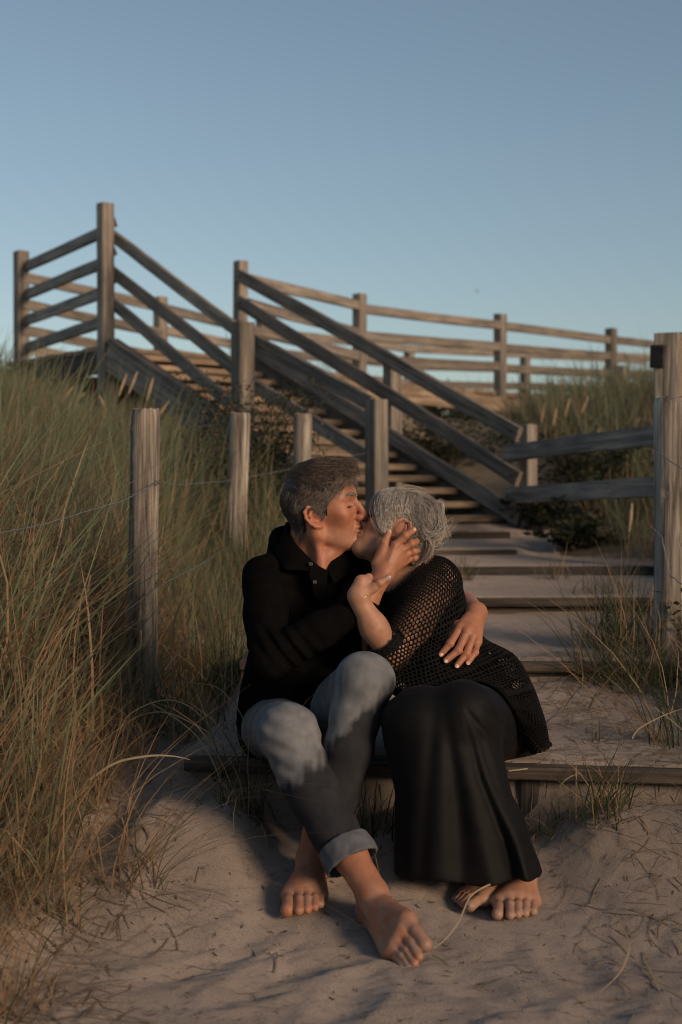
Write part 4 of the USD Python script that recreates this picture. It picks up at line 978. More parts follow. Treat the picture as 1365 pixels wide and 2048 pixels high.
woman_head = near(WOM_H.sdf, WOM_H.o, .18)
def woman_body(p):
    nk = smin(seg(p, WOM_H.world((-.030, 0, -.035)), P(832, 1142, 3.945), .047, .054), seg(p, WOM_H.world((.028, 0, -.090)), P(790, 1150, 3.90), .024, .030), .03)
    d = smin(woman_head(p), nk, .02)
    ch = smin(seg(p, P(832, 1195, 3.95), W_PEL, .100, .115), seg(p, P(770, 1185, 3.95), P(866, 1160, 3.885), .052), .05)
    ch = smin(ch, seg(p, P(835, 1135, 3.95), P(872, 1152, 3.89), .04, .042), .04)
    d = smin(d, ch, .03)
    arm = chain(p, [W_SH_L, P(828, 1250, 3.80), W_EL, P(748, 1255, 3.705), W_WR], [.053, .048, .037, .0335, .0255], .025)
    d = smin(d, smin(arm, woman_left_hand(p), .014), .02)
    ra = chain(p, [P(765, 1190, 3.96), P(745, 1330, 3.93)], [.045, .04], .02)
    d = smin(d, ra, .01)
    d = smin(d, smin(chain(p, [P(905, 1455, 3.92), W_KR, P(1000, 1745, 3.46)], [.075, .055, .032], .02), woman_right_foot(p), .012), .01)
    return smin(d, smin(chain(p, [P(995, 1455, 3.92), W_KL, P(1046, 1745, 3.45)], [.075, .055, .032], .02), woman_left_foot(p), .012), .01)
wom_boxes = [(*box_px(690, 900, 960, 1180, 3.72, 4.04), .0020), (*box_px(685, 800, 1140, 1330, 3.63, 3.80), .0018), (*box_px(895, 1095, 1740, 1850, 3.24, 3.56), .0026), (*box_px(772, 925, 1120, 1320, 3.66, 3.86), .004)]
wv, wf = body_mesh(woman_body, (-.02, 3.2, -.05), (.62, 4.15, 1.12), wom_boxes)

# ---- skin
M['skin'] = mat('skin', {
    'g': ('geometry', {}), 'a': ('attribute', {'attribute': 'tint'}),
    'n1': ('noise_texture', {'scale': 45, 'detail': 4, 'roughness': .6}), 'n2': ('noise_texture', {'scale': 330, 'detail': 3, 'roughness': .6}), 'n3': ('voronoi_texture', {'scale': 120}),
    'r1': ('rgb_ramp', {'ramp': [(.3, (.80, .74, .72)), (.6, (1.08, 1.05, 1.03))]}), 'mx': ('mix', {'mix_type': 'multiply', 'fac': .7}),
    'ad': ('math', {'math_type': 'multiply_add', 'value2': .5}),
    'bp': ('bump', {'strength': .35, 'distance': .0015}),
    'p': ('principled_bsdf', {'roughness': .52, 'specular_ior_level': .38, 'subsurface_weight': .12, 'subsurface_scale': .004, 'subsurface_radius': (1.0, .35, .2)})},
    [('g.position', 'n1.vector'), ('g.position', 'n2.vector'), ('n1.fac', 'r1.fac'), ('a.color', 'mx.color1'), ('r1.color', 'mx.color2'), ('mx.color', 'p.base_color'),
     ('n2.fac', 'ad.value1'), ('n1.fac', 'ad.value3'), ('ad.value', 'bp.height'), ('bp.normal', 'p.normal')])
def skin_tint(v, head, base, red, fem):
    c = np.tile(np.array(base), (len(v), 1)); q = head.local(v); q[:, 1] = np.abs(q[:, 1])
    def add(w, col):
        nonlocal c
        w = np.clip(w, 0, 1)[:, None]; c = c * (1 - w) + np.array(col) * w
    g = lambda cc, r: np.exp(-(((q - cc) / r) ** 2).sum(1))
    hd = np.clip(1.2 - np.linalg.norm(q - [0, 0, -.02], axis=1) / .16, 0, 1)
    add(.28 * g((.07, .045, -.03), (.04, .03, .03)), red); add(.7 * g((.112, 0, -.035), (.018, .02, .016)), red)
    add(.65 * g((-.008, .082, -.018), (.03, .014, .04)), red)
    if not fem: add(.30 * g((.05, .03, -.09), (.05, .05, .03)), (.30, .20, .16))
    lip = (.32, .11, .10) if fem else (.34, .15, .11)
    add(.95 * (np.abs(q[:, 1]) < .024) * g((.098, 0, -.0715), (.010, .026, .009)), lip)
    lash = np.exp(-(((q - [.084, .031, -.006]) / [.010, .017, .0034]) ** 2).sum(1) * 1.2)
    add(.95 * lash, (.03, .02, .018))
    return c
def dust(c, v, zmax, amount, col=(.30, .235, .185)):
    n = meshkit.fbm(v * 38, 3, 4); w = np.clip((zmax - v[:, 2]) / zmax, 0, 1) * np.clip((n - .30) * 3.2, 0, 1) * amount
    w = np.where(v[:, 1] < 3.6, w, 0)[:, None]
    return c * (1 - w) + np.array(col) * w
mt = dust(skin_tint(mv, MAN_H, (.35, .155, .088), (.38, .105, .06), False), mv, .17, .8)
neckred = np.exp(-((np.linalg.norm(mv - P(640, 1125, 3.85), axis=1)) / .06) ** 2)[:, None] * .6
mt = mt * (1 - neckred) + np.array((.40, .15, .09)) * neckred
wt = dust(skin_tint(wv, WOM_H, (.38, .20, .125), (.39, .15, .095), True), wv, .10, .8)

man = thing('person', 'barefoot man in black shirt and wet grey jeans, kissing the woman beside him', 'person', (-.14, 3.9, .29))
wom = thing('person', 'barefoot woman in black knit top and long black skirt, holding the man\'s wrist', 'person', (.36, 3.9, .29))
obj('body', (mv, mf), M['skin'], man, tint=mt)
obj('body', (wv, wf), M['skin'], wom, tint=wt)
# nails
M['nail'] = mat('pearl_nail_polish', {'p': ('principled_bsdf', {'base_color': (.55, .45, .50), 'roughness': .18, 'metallic': .25, 'coat_weight': .8})}, [])
M['plain_nail'] = mat('finger_nail', {'p': ('principled_bsdf', {'base_color': (.52, .32, .25), 'roughness': .3})}, [])
def nail(parent, tip, back, out, w, l, m):
    tip, back, out = np.asarray(tip, float), np.asarray(back, float), np.asarray(out, float)
    x = tip - back; x /= np.linalg.norm(x); o = out - x * (out @ x); o /= np.linalg.norm(o); y = np.cross(o, x)
    s = trimesh.creation.icosphere(2, 1.0); v = s.vertices * [l / 2, w / 2, .0016]
    v[:, 2] -= .25 * (v[:, 1] ** 2) / w * 1.6
    obj('nail', (v @ np.stack([x, y, o]) + tip, s.faces), m, parent, smooth=True)
nail(wom, P(777, 1155.5, 3.6845), P(760, 1166, 3.684), (.25, -1, .35), .0115, .015, M['nail'])
nail(wom, P(941, 1811, 3.324), P(968, 1797, 3.385), (-.2, -.7, 1), .012, .014, M['nail'])
for t, b in (((883, 1309, 3.7166), (901, 1287, 3.730)), ((893, 1322, 3.7035), (917, 1301, 3.722)), ((915, 1332, 3.7035), (934, 1307, 3.724)), ((937, 1326, 3.714), (951, 1305, 3.738))):
    nail(man, P(*t), P(*b), (-.1, -1, .05), .0115, .013, M['plain_nail'])
for t, b, w in (((829, 1058.5, 3.777), (811, 1071, 3.765), .0105), ((779, 1063, 3.7735), (769, 1086, 3.772), .0125)):
    nail(man, P(*t), P(*b), (.0, -1, .25), w, .012, M['plain_nail'])
# ------------------------------------------------------------------ clothes
def ucol(p): return p[:, 0] / p[:, 1] * FPX + U0        # the picture column and row a point was drafted at
def vrow(p): return V0 - (p[:, 2] - CAM_H) / p[:, 1] * FPX
def cloth(name, c, rough, sheen=.0, bump=.25, scale=900, tint=False, spec=.25):
    nodes = {'g': ('geometry', {}), 'n': ('noise_texture', {'scale': scale, 'detail': 2}), 'n2': ('noise_texture', {'scale': 28, 'detail': 4}),
        'r': ('rgb_ramp', {'ramp': [(.3, (.72, .72, .72)), (.7, (1.25, 1.25, 1.25))]}), 'mx': ('mix', {'mix_type': 'multiply', 'fac': .8, 'color1': c}),
        'bp': ('bump', {'strength': bump, 'distance': .002}), 'p': ('principled_bsdf', {'roughness': rough, 'specular_ior_level': spec, 'sheen_weight': sheen, 'sheen_roughness': .4, 'sheen_tint': (.8, .8, .85)})}
    links = [('g.position', 'n.vector'), ('g.position', 'n2.vector'), ('n2.fac', 'r.fac'), ('r.color', 'mx.color2'), ('mx.color', 'p.base_color'), ('n.fac', 'bp.height'), ('bp.normal', 'p.normal')]
    if tint:
        nodes['a'] = ('attribute', {'attribute': 'tint'}); links.append(('a.color', 'mx.color1'))
    return mat(name, nodes, links)
M['black_linen'] = cloth('black_linen', (.0042, .0039, .0038), .95, .0, scale=700, spec=.03)
M['black_satin'] = cloth('black_jersey', (.0048, .0046, .0048), .66, .012, bump=.12, spec=.16)
M['black_yarn'] = cloth('black_yarn', (.0065, .0062, .0062), .9, .02, scale=600, spec=.12)
M['denim'] = cloth('grey_denim', (.2, .2, .2), .9, .0, bump=.5, scale=650, tint=True, spec=.15)

def folds(p, f, amp, seed, st=(1, 1, 1)):
    n = meshkit.fbm(p * (np.array(st) * f), 3, seed)
    return (amp * (1 - 2 * np.abs(2 * n - 1))).astype(p.dtype)
def shirt(p):
    d = seg(p, P(614, 1200, 3.96), P(574, 1440, 3.99), .134, .148)
    d = smin(d, seg(p, P(545, 1166, 3.895), P(690, 1170, 4.0), .070), .06)
    d = smin(d, seg(p, P(575, 1085, 3.945), P(655, 1105, 3.99), .052), .06)
    d = smin(d, chain(p, [M_SH_R, mE], [.068, .060], .02), .03)
    d = smin(d, chain(p, [mE, P(638, 1262, 3.697), P(728, 1212, 3.738)], [.060, .054, .044], .02), .012)
    d = smin(d, chain(p, [M_SH_L, P(800, 1290, 4.17), P(925, 1220, 4.0)], [.062, .055, .045], .02), .02)
    d = smin(d, seg(p, P(533, 1390, 3.97), P(537, 1478, 3.95), .062, .068), .04)
    d = smin(d, seg(p, P(585, 1400, 3.84), P(652, 1385, 3.82), .075, .07), .05)
    d = smin(d, seg(p, P(660, 1235, 3.98), P(690, 1335, 3.96), .085), .04)
    d = smin(d, seg(p, P(668, 1122, 4.0), P(748, 1136, 4.02), .050), .04)
    x, y, z = p.T
    d = d + folds(p, 7.5, .0065, 5, (1, 1, .75)) + folds(p, 16, .0025, 15)
    # sleeve: creases across the elbow
    t = seg(p, P(545, 1270, 3.62), P(620, 1330, 3.64), .0)
    d = d + (np.exp(-(t / .05) ** 2) * .006 * np.sin((x * .8 + z * .6) * 190)).astype(p.dtype)
    cut = smin(seg(p, P(605, 1066, 3.90), P(640, 1108, 3.81), .058, .030), seg(p, P(640, 1108, 3.81), P(656, 1140, 3.79), .030, .007), .01)
    return smax(d, -cut, .006)
def trousers(p):
    rl = chain(p, [M_HIP_R, M_KN_R, P(602, 1535, 3.455), P(632, 1592, 3.42), P(668, 1660, 3.375), P(692, 1706, 3.345)], [.092, .0735, .064, .064, .058, .057], .02)
    ll = chain(p, [M_HIP_L, M_KN_L, P(712, 1430, 3.535), P(697, 1500, 3.525), P(672, 1590, 3.515), P(652, 1650, 3.51)], [.098, .0725, .064, .062, .058, .055], .02)
    q = p * np.array([1.0, .6, .55], p.dtype)
    d = np.minimum(smin(rl, -smin(-rl, -rl, .001), .001), 9)
    d = rl + folds(q, 13, .0027, 40)
    e = ll + folds(q, 13, .0027, 47)
    for kn, ph in ((M_KN_R, 0), (M_KN_L, 2)):
        w = np.exp(-((np.sqrt(((p - kn.astype(p.dtype)) ** 2).sum(1)) - .10) / .05) ** 2)
        d = d + (w * .002 * np.sin(p[:, 2] * 150 + p[:, 0] * 60 + ph)).astype(p.dtype)
    pel = smin(ell(p, P(600, 1450, 4.0), (.17, .13, .10)), seg(p, M_HIP_R, M_HIP_L, .09), .03)
    d = smin(smin(d, e, .008), pel, .04)
    # the legs end at the ankles
    ax = (M_AN_R - M_KN_R) / np.linalg.norm(M_AN_R - M_KN_R); c = P(697, 1714, 3.34)
    end = ((p - c.astype(p.dtype)) @ ax.astype(p.dtype))
    cutr = np.maximum(end, seg(p, M_KN_R, M_AN_R, .16))
    d = np.where((end > 0) & (seg(p, P(690, 1700, 3.345), M_AN_R + [.03, -.1, -.03], .12) < 0), np.maximum(d, end), d)
    return d
def tube_band(p, a, b, ra, rb, ri, rnd):
    a, b = np.asarray(a, float), np.asarray(b, float); ax = (b - a); L = np.linalg.norm(ax); ax = ax / L
    q = p - a.astype(p.dtype); t = q @ ax.astype(p.dtype); r = np.sqrt(np.maximum((q * q).sum(1) - t * t, 0))
    R = ra + (rb - ra) * np.clip(t / L, 0, 1)
    dx, dy = r - R + rnd, np.abs(t - L / 2) - L / 2 + rnd
    d = np.minimum(np.maximum(dx, dy), 0) + np.sqrt(np.maximum(dx, 0) ** 2 + np.maximum(dy, 0) ** 2) - rnd
    return np.maximum(d, np.where(t > L * .35, ri - r, -1))
def cuff(p):
    ax = (M_AN_R - M_KN_R) / np.linalg.norm(M_AN_R - M_KN_R); c = P(697, 1709, 3.34)
    d = tube_band(p, c - ax * .034, c + ax * .026, .0655, .070, .058, .007)
    return d + folds(p, 20, .003, 61)
vs, fs = surface(shirt, (-.36, 3.50, .22), (.38, 4.34, .98), .0045)
obj('shirt', (vs, fs), M['black_linen'], man, smooth=True)
vj, fj = surface(trousers, (-.36, 3.22, .08), (.24, 4.14, .68), .0036)
wl = .385 + (vj[:, 0] + .075) * .92
strk = meshkit.noise(np.stack([vj[:, 0] * 95, vj[:, 1] * 40, vj[:, 2] * 9], 1), 3) * .038 + meshkit.fbm(vj * 22, 3, 8) * .06
wet = np.clip((wl + strk - .058 - vj[:, 2]) / .034, 0, 1); wet = wet * np.clip((3.66 - vj[:, 1]) / .05, 0, 1)
fade = np.clip(.5 + (meshkit.fbm(vj * [25, 25, 9], 3, 12) - .5) * 1.6, 0, 1)[:, None]
dry = np.array((.115, .121, .130)) * (1 - fade) + np.array((.205, .210, .216)) * fade
tj = dry * (1 - wet[:, None]) + np.array((.026, .027, .031)) * wet[:, None]
crotch = np.clip(1 - np.linalg.norm(vj - P(655, 1410, 3.78), axis=1) / .16, 0, 1)[:, None]
obj('jeans', (vj, fj), M['denim'], man, tint=tj)
vc, fc = surface(cuff, *box_px(620, 765, 1640, 1770, 3.2, 3.48), .0025)
obj('turned_up_cuff', (vc, fc), M['denim'], man, tint=np.tile((.105, .112, .125), (len(vc), 1)))
# collar: two flaps and a stand, each a thick strip between an upper and a lower line
def strip(top, low, n=24, thick=.004, bulge=.006):
    top, low = [np.array([np.interp(np.linspace(0, 1, n), np.linspace(0, 1, len(q)), np.array(q)[:, i]) for i in range(3)]).T for q in (top, low)]
    rows = []
    for s in np.linspace(0, 1, 7):
        rows.append(top * (1 - s) + low * s + np.array([0, -1, .2]) * bulge * math.sin(math.pi * s))
    g = np.array(rows); du = np.gradient(g, axis=1); dv = np.gradient(g, axis=0); nn = np.cross(du, dv); nn /= np.linalg.norm(nn, axis=2, keepdims=True) + 1e-9
    a = (g + nn * thick / 2).reshape(-1, 3); b = (g - nn * thick / 2).reshape(-1, 3); f = []
    R, Cc = g.shape[:2]
    for i in range(R - 1):
        for j in range(Cc - 1):
            k = i * Cc + j
            f += [[k, k + 1, k + 1 + Cc], [k, k + 1 + Cc, k + Cc], [R * Cc + k, R * Cc + k + 1 + Cc, R * Cc + k + 1], [R * Cc + k, R * Cc + k + Cc, R * Cc + k + 1 + Cc]]
    return np.vstack([a, b]), np.array(f)
v1, f1 = strip(px((588, 1036, 4.0), (573, 1046, 3.95), (576, 1062, 3.885), (592, 1088, 3.845), (622, 1120, 3.822)), px((584, 1075, 4.02), (556, 1082, 3.95), (552, 1108, 3.86), (572, 1140, 3.80), (622, 1142, 3.806)))
obj('collar', (v1, f1), M['black_linen'], man, smooth=60)
v1, f1 = strip(px((648, 1095, 3.90), (668, 1100, 3.875), (664, 1120, 3.845), (656, 1140, 3.825)), px((672, 1088, 3.93), (706, 1104, 3.89), (705, 1140, 3.85), (668, 1168, 3.82)))
obj('collar', (v1, f1), M['black_linen'], man, smooth=60)
v1, f1 = strip(px((622, 1120, 3.822), (640, 1134, 3.818), (656, 1142, 3.815)), px((618, 1150, 3.80), (630, 1190, 3.80), (652, 1230, 3.80)), thick=.006)
obj('placket', (v1, f1), M['black_linen'], man, smooth=60)
M['button'] = mat('dark_button', {'p': ('principled_bsdf', {'base_color': (.035, .032, .03), 'roughness': .6})}, [])
for c in ((622, 1128, 3.794), (630, 1164, 3.788)):
    b = trimesh.creation.torus(.0042, .0016, 20, 8); disc = trimesh.creation.cylinder(.0042, .0016, sections=20)
    b = trimesh.util.concatenate([b, disc]); b.apply_transform(trimesh.transformations.rotation_matrix(math.pi / 2 - .3, [1, 0, 0])); b.apply_translation(P(*c))
    obj('button', b, M['button'], man, smooth=40)

# ---- skirt
SK = np.array([(1385, 795, 970, 3.42, 3.62), (1420, 762, 990, 3.39, 3.66), (1450, 760, 1000, 3.38, 3.68), (1500, 768, 1010, 3.37, 3.68), (1560, 783, 1016, 3.36, 3.62), (1600, 790, 1026, 3.355, 3.62), (1640, 790, 1050, 3.35, 3.63),
    (1672, 790, 1058, 3.345, 3.64), (1690, 790, 1061, 3.342, 3.65), (1735, 789, 1081, 3.335, 3.65), (1790, 789, 1097, 3.33, 3.66)], float)
SKZ = (CAM_H - (SK[:, 0] - V0) / FPX * 3.42)[::-1]
def skirt(p):
    x, y, z = p.T
    g = lambda k: np.interp(z, SKZ, SK[::-1, k])
    xl, xr = (g(1) - U0) / FPX * 3.47, (g(2) - U0) / FPX * 3.47; yf, yb = g(3), g(4)
    cx, cy, rx, ry = (xl + xr) / 2, (yf + yb) / 2, (xr - xl) / 2, (yb - yf) / 2
    a, b = np.abs(x - cx) / rx, np.abs(y - cy) / ry
    rho = (a ** 2.6 + b ** 2.6) ** (1 / 2.6)
    d = ((rho - 1) * np.minimum(rx, ry) * .85).astype(p.dtype)
    d = smax(d, (z - .515).astype(p.dtype), .07)
    u, v = ucol(p), vrow(p); fr = np.clip((cy - y) / .05, 0, 1); dn = np.clip((v - 1420) / 200, 0, 1)
    for pts, w, am in (([(1400, 902), (1560, 880), (1770, 868)], 26, .010), ([(1400, 925), (1500, 950), (1600, 985), (1690, 1030), (1770, 1062)], 17, .016), ([(1440, 960), (1560, 1000), (1640, 1030), (1700, 1050)], 12, .008),
            ([(1420, 845), (1770, 820)], 22, .006), ([(1500, 920), (1620, 950), (1770, 985)], 18, .010), ([(1450, 935), (1560, 962), (1680, 1010), (1770, 1034)], 9, -.013), ([(1450, 895), (1600, 915), (1770, 925)], 15, -.009), ([(1420, 870), (1770, 842)], 14, -.005)):
        q = np.array(pts, float); uc = np.interp(v, q[:, 0], q[:, 1]); ww = w * (.6 + .7 * dn)
        d = d - (am * (.25 + .75 * dn) * fr * np.exp(-((u - uc) / ww) ** 2)).astype(p.dtype)
    lap = smin(seg(p, P(900, 1455, 3.95), W_KR, .100, .076), seg(p, P(985, 1462, 3.97), W_KL, .112, .080), .03)
    lap = smin(lap, ell(p, P(985, 1470, 3.97), (.145, .13, .105)), .03)
    for k, (a0, b0) in enumerate((((930, 1418), (985, 1480)), ((940, 1440), (1000, 1530)), ((965, 1410), (1035, 1480)))):
        t = np.abs((u - a0[0]) * (b0[1] - a0[1]) - (v - a0[1]) * (b0[0] - a0[0])) / math.hypot(b0[0] - a0[0], b0[1] - a0[1])
        m = np.exp(-(t / 5) ** 2) * np.clip((u - a0[0]) / 15, 0, 1) * np.clip((b0[0] + 10 - u) / 25, 0, 1)
        lap = lap + (.005 * m).astype(p.dtype)
    d = smin(d, lap, .035)
    d = d + folds(p, 9, .0016, 71)
    hem = .098 + .006 * np.sin(x * 31 + 1) - .02 * np.clip((y - 3.45) / .2, 0, 1)
    return smax(d, (hem - z).astype(p.dtype), .003)
vk, fk = surface(skirt, (.02, 3.26, .07), (.62, 4.16, .58), .0042)
obj('skirt', (vk, fk), M['black_satin'], wom, smooth=True)
# dark top under the knit
def top(p):
    ch = smin(seg(p, P(838, 1215, 3.95), W_PEL, .108, .125), seg(p, P(785, 1212, 3.945), P(852, 1205, 3.90), .058), .05)
    return smax(ch, -seg(p, P(800, 1140, 3.87), P(800, 1185, 3.84), .06, .03), .01)
vt_, ft_ = surface(top, (.02, 3.7, .3), (.62, 4.15, .95), .007)
obj('camisole', (vt_, ft_), M['black_satin'], wom, smooth=True)

# ---- the knitted poncho: an open net of yarn over a draped surface
ROWS = [  # left (u, v), right (u, v), y centre, front depth left, front depth right
    ((774, 1192), (856, 1119), 3.92, .085, .085), ((768, 1222), (884, 1117), 3.91, .11, .09), ((763, 1248), (908, 1140), 3.90, .13, .10), ((756, 1274), (925, 1175), 3.885, .10, .105), ((752, 1308), (937, 1222), 3.875, .09, .105),
    ((766, 1346), (968, 1275), 3.86, .10, .10), ((788, 1388), (1030, 1310), 3.85, .16, .11), ((850, 1392), (1060, 1360), 3.83, .215, .13), ((920, 1392), (1078, 1405), 3.82, .20, .14), ((985, 1412), (1089, 1443), 3.82, .15, .12), ((1030, 1466), (1096, 1476), 3.83, .09, .07), ((1062, 1500), (1099, 1487), 3.84, .045, .03)]
from scipy.interpolate import PchipInterpolator, RegularGridInterpolator
YL = [None, 3.87, 3.82, 3.765, 3.75, 3.765, 3.81] + [None] * 5
L3 = np.array([P(*r[0], yl or r[2]) for r, yl in zip(ROWS, YL)]); R3 = np.array([P(*r[1], r[2]) for r in ROWS]); DL = np.array([r[3] for r in ROWS]); DR = np.array([r[4] for r in ROWS])
si = np.arange(len(ROWS)); NS, NT2 = 150, 241
ss = np.linspace(0, len(ROWS) - 1, NS); th = np.linspace(-np.pi / 2, 1.5 * np.pi, NT2)       # pi/2 is the front
Lp, Rp, dl, dr = PchipInterpolator(si, L3)(ss), PchipInterpolator(si, R3)(ss), PchipInterpolator(si, DL)(ss), PchipInterpolator(si, DR)(ss)
ct, sn = np.cos(th), np.sin(th); ce, se = np.sign(ct) * np.abs(ct) ** .8, np.abs(sn) ** .75
S = (Lp + Rp)[:, None] / 2 + (Rp - Lp)[:, None] / 2 * ce[None, :, None]
dep = dl[:, None] + (dr - dl)[:, None] * (1 + ce[None]) / 2
S[:, :, 1] -= np.where(sn[None] > 0, dep * se[None], -np.minimum(dep, .12) * se[None])
wr = np.stack([S[..., 0] * 3, S[..., 1] * 3, S[..., 2] * 5], -1)
S[:, :, 1] += .022 * (np.abs(2 * meshkit.fbm(wr * 2.2, 2, 5) - 1) - .3)
def coll(p):
    d = chain(p, [W_SH_L, P(828, 1250, 3.80), W_EL], [.055, .051, .046], .02)
    d = smin(d, seg(p, P(835, 1140, 3.95), P(872, 1152, 3.89), .042, .044), .02)
    return np.minimum(np.minimum(d, top(p)), np.minimum(skirt(p), seg(p, P(610, 1260, 3.9), P(600, 1300, 3.9), .02)))
pts = S.reshape(-1, 3).astype(np.float32)
for it in range(7):
    d = coll(pts); e = np.float32(.002)
    g = np.stack([coll(pts + np.eye(3, dtype=np.float32)[k] * e) - d for k in range(3)], 1); g /= np.linalg.norm(g, axis=1, keepdims=True) + 1e-6
    pts = pts + g * np.maximum(0, .010 - d)[:, None]
    h = man_left_hand(pts)
    pts[:, 1] += np.where(h < .006, np.maximum(.006 - h, 0), 0)
    G = pts.reshape(S.shape); G[1:-1, 1:-1] = .5 * G[1:-1, 1:-1] + .125 * (G[2:, 1:-1] + G[:-2, 1:-1] + G[1:-1, 2:] + G[1:-1, :-2]); pts = G.reshape(-1, 3)
S = pts.reshape(S.shape).astype(float)
nS = np.cross(np.gradient(S, axis=1), np.gradient(S, axis=0)); nS /= np.linalg.norm(nS, axis=2, keepdims=True) + 1e-9
if nS[NS // 2, NT2 // 2, 1] > 0: nS = -nS
dS = np.linalg.norm(np.diff(S, axis=1), axis=2); cum = np.concatenate([np.zeros((NS, 1)), np.cumsum(dS, 1)], 1); cum -= cum[:, [NT2 // 2]]
lenS = np.r_[0, np.cumsum(np.linalg.norm(np.diff(S[:, NT2 // 2 + 20], axis=0), axis=1))]
PIT = .0118; RHO = PIT / math.sqrt(3)
ip, inn = RegularGridInterpolator((np.arange(NS), np.arange(NT2)), S), RegularGridInterpolator((np.arange(NS), np.arange(NT2)), nS)
rk = np.random.default_rng(11)
cells = []
j = 0; b = RHO
while b < lenS[-1] - RHO:
    r = np.interp(b, lenS, np.arange(NS)); lo_, hi_ = cum[int(r)][[0, -1]]
    for i in range(int(lo_ / PIT) + 1, int(hi_ / PIT)):
        cells.append(((i + .5 * (j % 2)) * PIT, b))
    j += 1; b += 1.5 * RHO
cells = np.array(cells); ang = np.radians(30 + 60 * np.arange(6)); hexo = RHO * np.stack([np.cos(ang), np.sin(ang)], 1)
def onto(ab):
    r = np.clip(np.interp(ab[:, 1], lenS, np.arange(NS)), 0, NS - 1.001); r0 = r.astype(int); col = np.empty(len(r))
    for k in np.unique(r0):
        m = r0 == k; c = cum[k] + (cum[k + 1] - cum[k]) * np.mean(r[m] - k); col[m] = np.interp(ab[m, 0], c, np.arange(NT2))
    q = np.stack([r, np.clip(col, 0, NT2 - 1)], 1)
    return ip(q), inn(q)
hole = np.clip(rk.normal(.60, .06, (len(cells), 1, 1)) + .28 * (meshkit.fbm(np.stack([cells[:, 0] * 14, cells[:, 1] * 14, cells[:, 0] * 0], 1), 2, 6)[:, None, None] - .5), .36, .78)
o_p, o_n = onto((cells[:, None] + hexo[None]).reshape(-1, 2))
m_p, m_n = onto((cells[:, None] + hexo[None] * (hole + 1) / 2).reshape(-1, 2))
i_p, i_n = onto((cells[:, None] + hexo[None] * hole + rk.normal(0, .0005, (len(cells), 6, 2))).reshape(-1, 2))
n6 = len(cells) * 6
V = np.vstack([o_p + o_n * .0012, m_p + m_n * .0008, i_p - i_n * .0008, m_p - m_n * .0030])
k = np.arange(n6).reshape(-1, 6); k2 = np.roll(k, -1, 1); k, k2 = k.ravel(), k2.ravel()
Q = np.vstack([np.stack([k + a * n6, k2 + a * n6, k2 + b * n6, k + b * n6], 1) for a, b in ((0, 1), (1, 2), (2, 3))])
knit = obj('knit_poncho', (V, Q), M['black_yarn'], wom, smooth=True)
edge = lambda c: c + rk.normal(0, .0006, c.shape)
def rope(pts, r, parent, name='knit_edge'):
    pts = np.asarray(pts); n = max(8, int(np.linalg.norm(np.diff(pts, axis=0), axis=1).sum() / .004))
    d = np.r_[0, np.cumsum(np.linalg.norm(np.diff(pts, axis=0), axis=1))]; q = np.array([np.interp(np.linspace(0, d[-1], n), d, pts[:, i]) for i in range(3)]).T
    w = 2 * r * (1 + .25 * np.sin(np.arange(n) * 1.9))
    curves(name, [q + rk.normal(0, .0007, q.shape)], [w], M['black_yarn'], parent)
rope(S[0] + [0, 0, .002], .0055, knit); rope(S[-1], .006, knit)
lft = int(NT2 * (np.pi + np.pi / 2) / (2 * np.pi))
# sleeve mouth round the forearm
c0, ax_ = P(768, 1284, 3.712), (P(748, 1255, 3.705) - W_EL); ax_ /= np.linalg.norm(ax_); e1 = np.cross(ax_, [0, 1.0, 0]); e1 /= np.linalg.norm(e1); e2 = np.cross(ax_, e1)
for dd, rr in ((0, .044), (-.011, .047)):
    rope([c0 + ax_ * dd + rr * (math.cos(t) * e1 + math.sin(t) * e2 * 1.05) for t in np.linspace(0, 6.3, 40)], .0062, knit, 'sleeve_edge')
# ------------------------------------------------------------------ hair
def hair_mat(name, c0, c1):
    return mat(name, {'g': ('geometry', {}), 'n': ('noise_texture', {'scale': 160, 'detail': 2}), 'r': ('rgb_ramp', {'ramp': [(.35, c0), (.65, c1)]}),
        'p': ('principled_bsdf', {'roughness': .42, 'specular_ior_level': .45})}, [('g.position', 'n.vector'), ('n.fac', 'r.fac'), ('r.color', 'p.base_color')])
M['hair_brown'] = hair_mat('brown_hair', (.050, .034, .024), (.13, .092, .066))
M['hair_grey'] = hair_mat('grey_hair', (.13, .112, .097), (.30, .27, .24))
M['hair_silver'] = hair_mat('silver_hair', (.36, .32, .27), (.62, .56, .48))
M['hair_ash'] = hair_mat('ash_hair', (.12, .095, .075), (.27, .22, .18))
hr = np.random.default_rng(5)
def unit(v): return v / (np.linalg.norm(v, axis=-1, keepdims=True) + 1e-12)
def skull_r(dirs, fem, c):
    """distance from c to the head surface along each direction (bare skull, without ears and nose)"""
    r = np.full(len(dirs), .03)
    for _ in range(24):
        q = c + dirs * r[:, None]; q[:, 1] = np.abs(q[:, 1])
        d = ell(q, (.000, 0, .025), (.090, .076, .086)) if fem else ell(q, (-.006, 0, .030), (.097, .077, .089))
        d = smin(d, ell(q, (.034, 0, .018), (.058, .064, .07)), .03)
        d = smin(d, ell(q, (.036, 0, -.036), (.052, .058, .078)), .03)
        d = smin(d, seg(q, (-.03, 0, .0), (-.035, 0, -.12), .056, .052), .03)
        r = r - d * .8
    return r
HC = np.array([-.005, 0, .02])
def sstep(a, b, x): t = np.clip((x - a) / (b - a), 0, 1); return t * t * (3 - 2 * t)

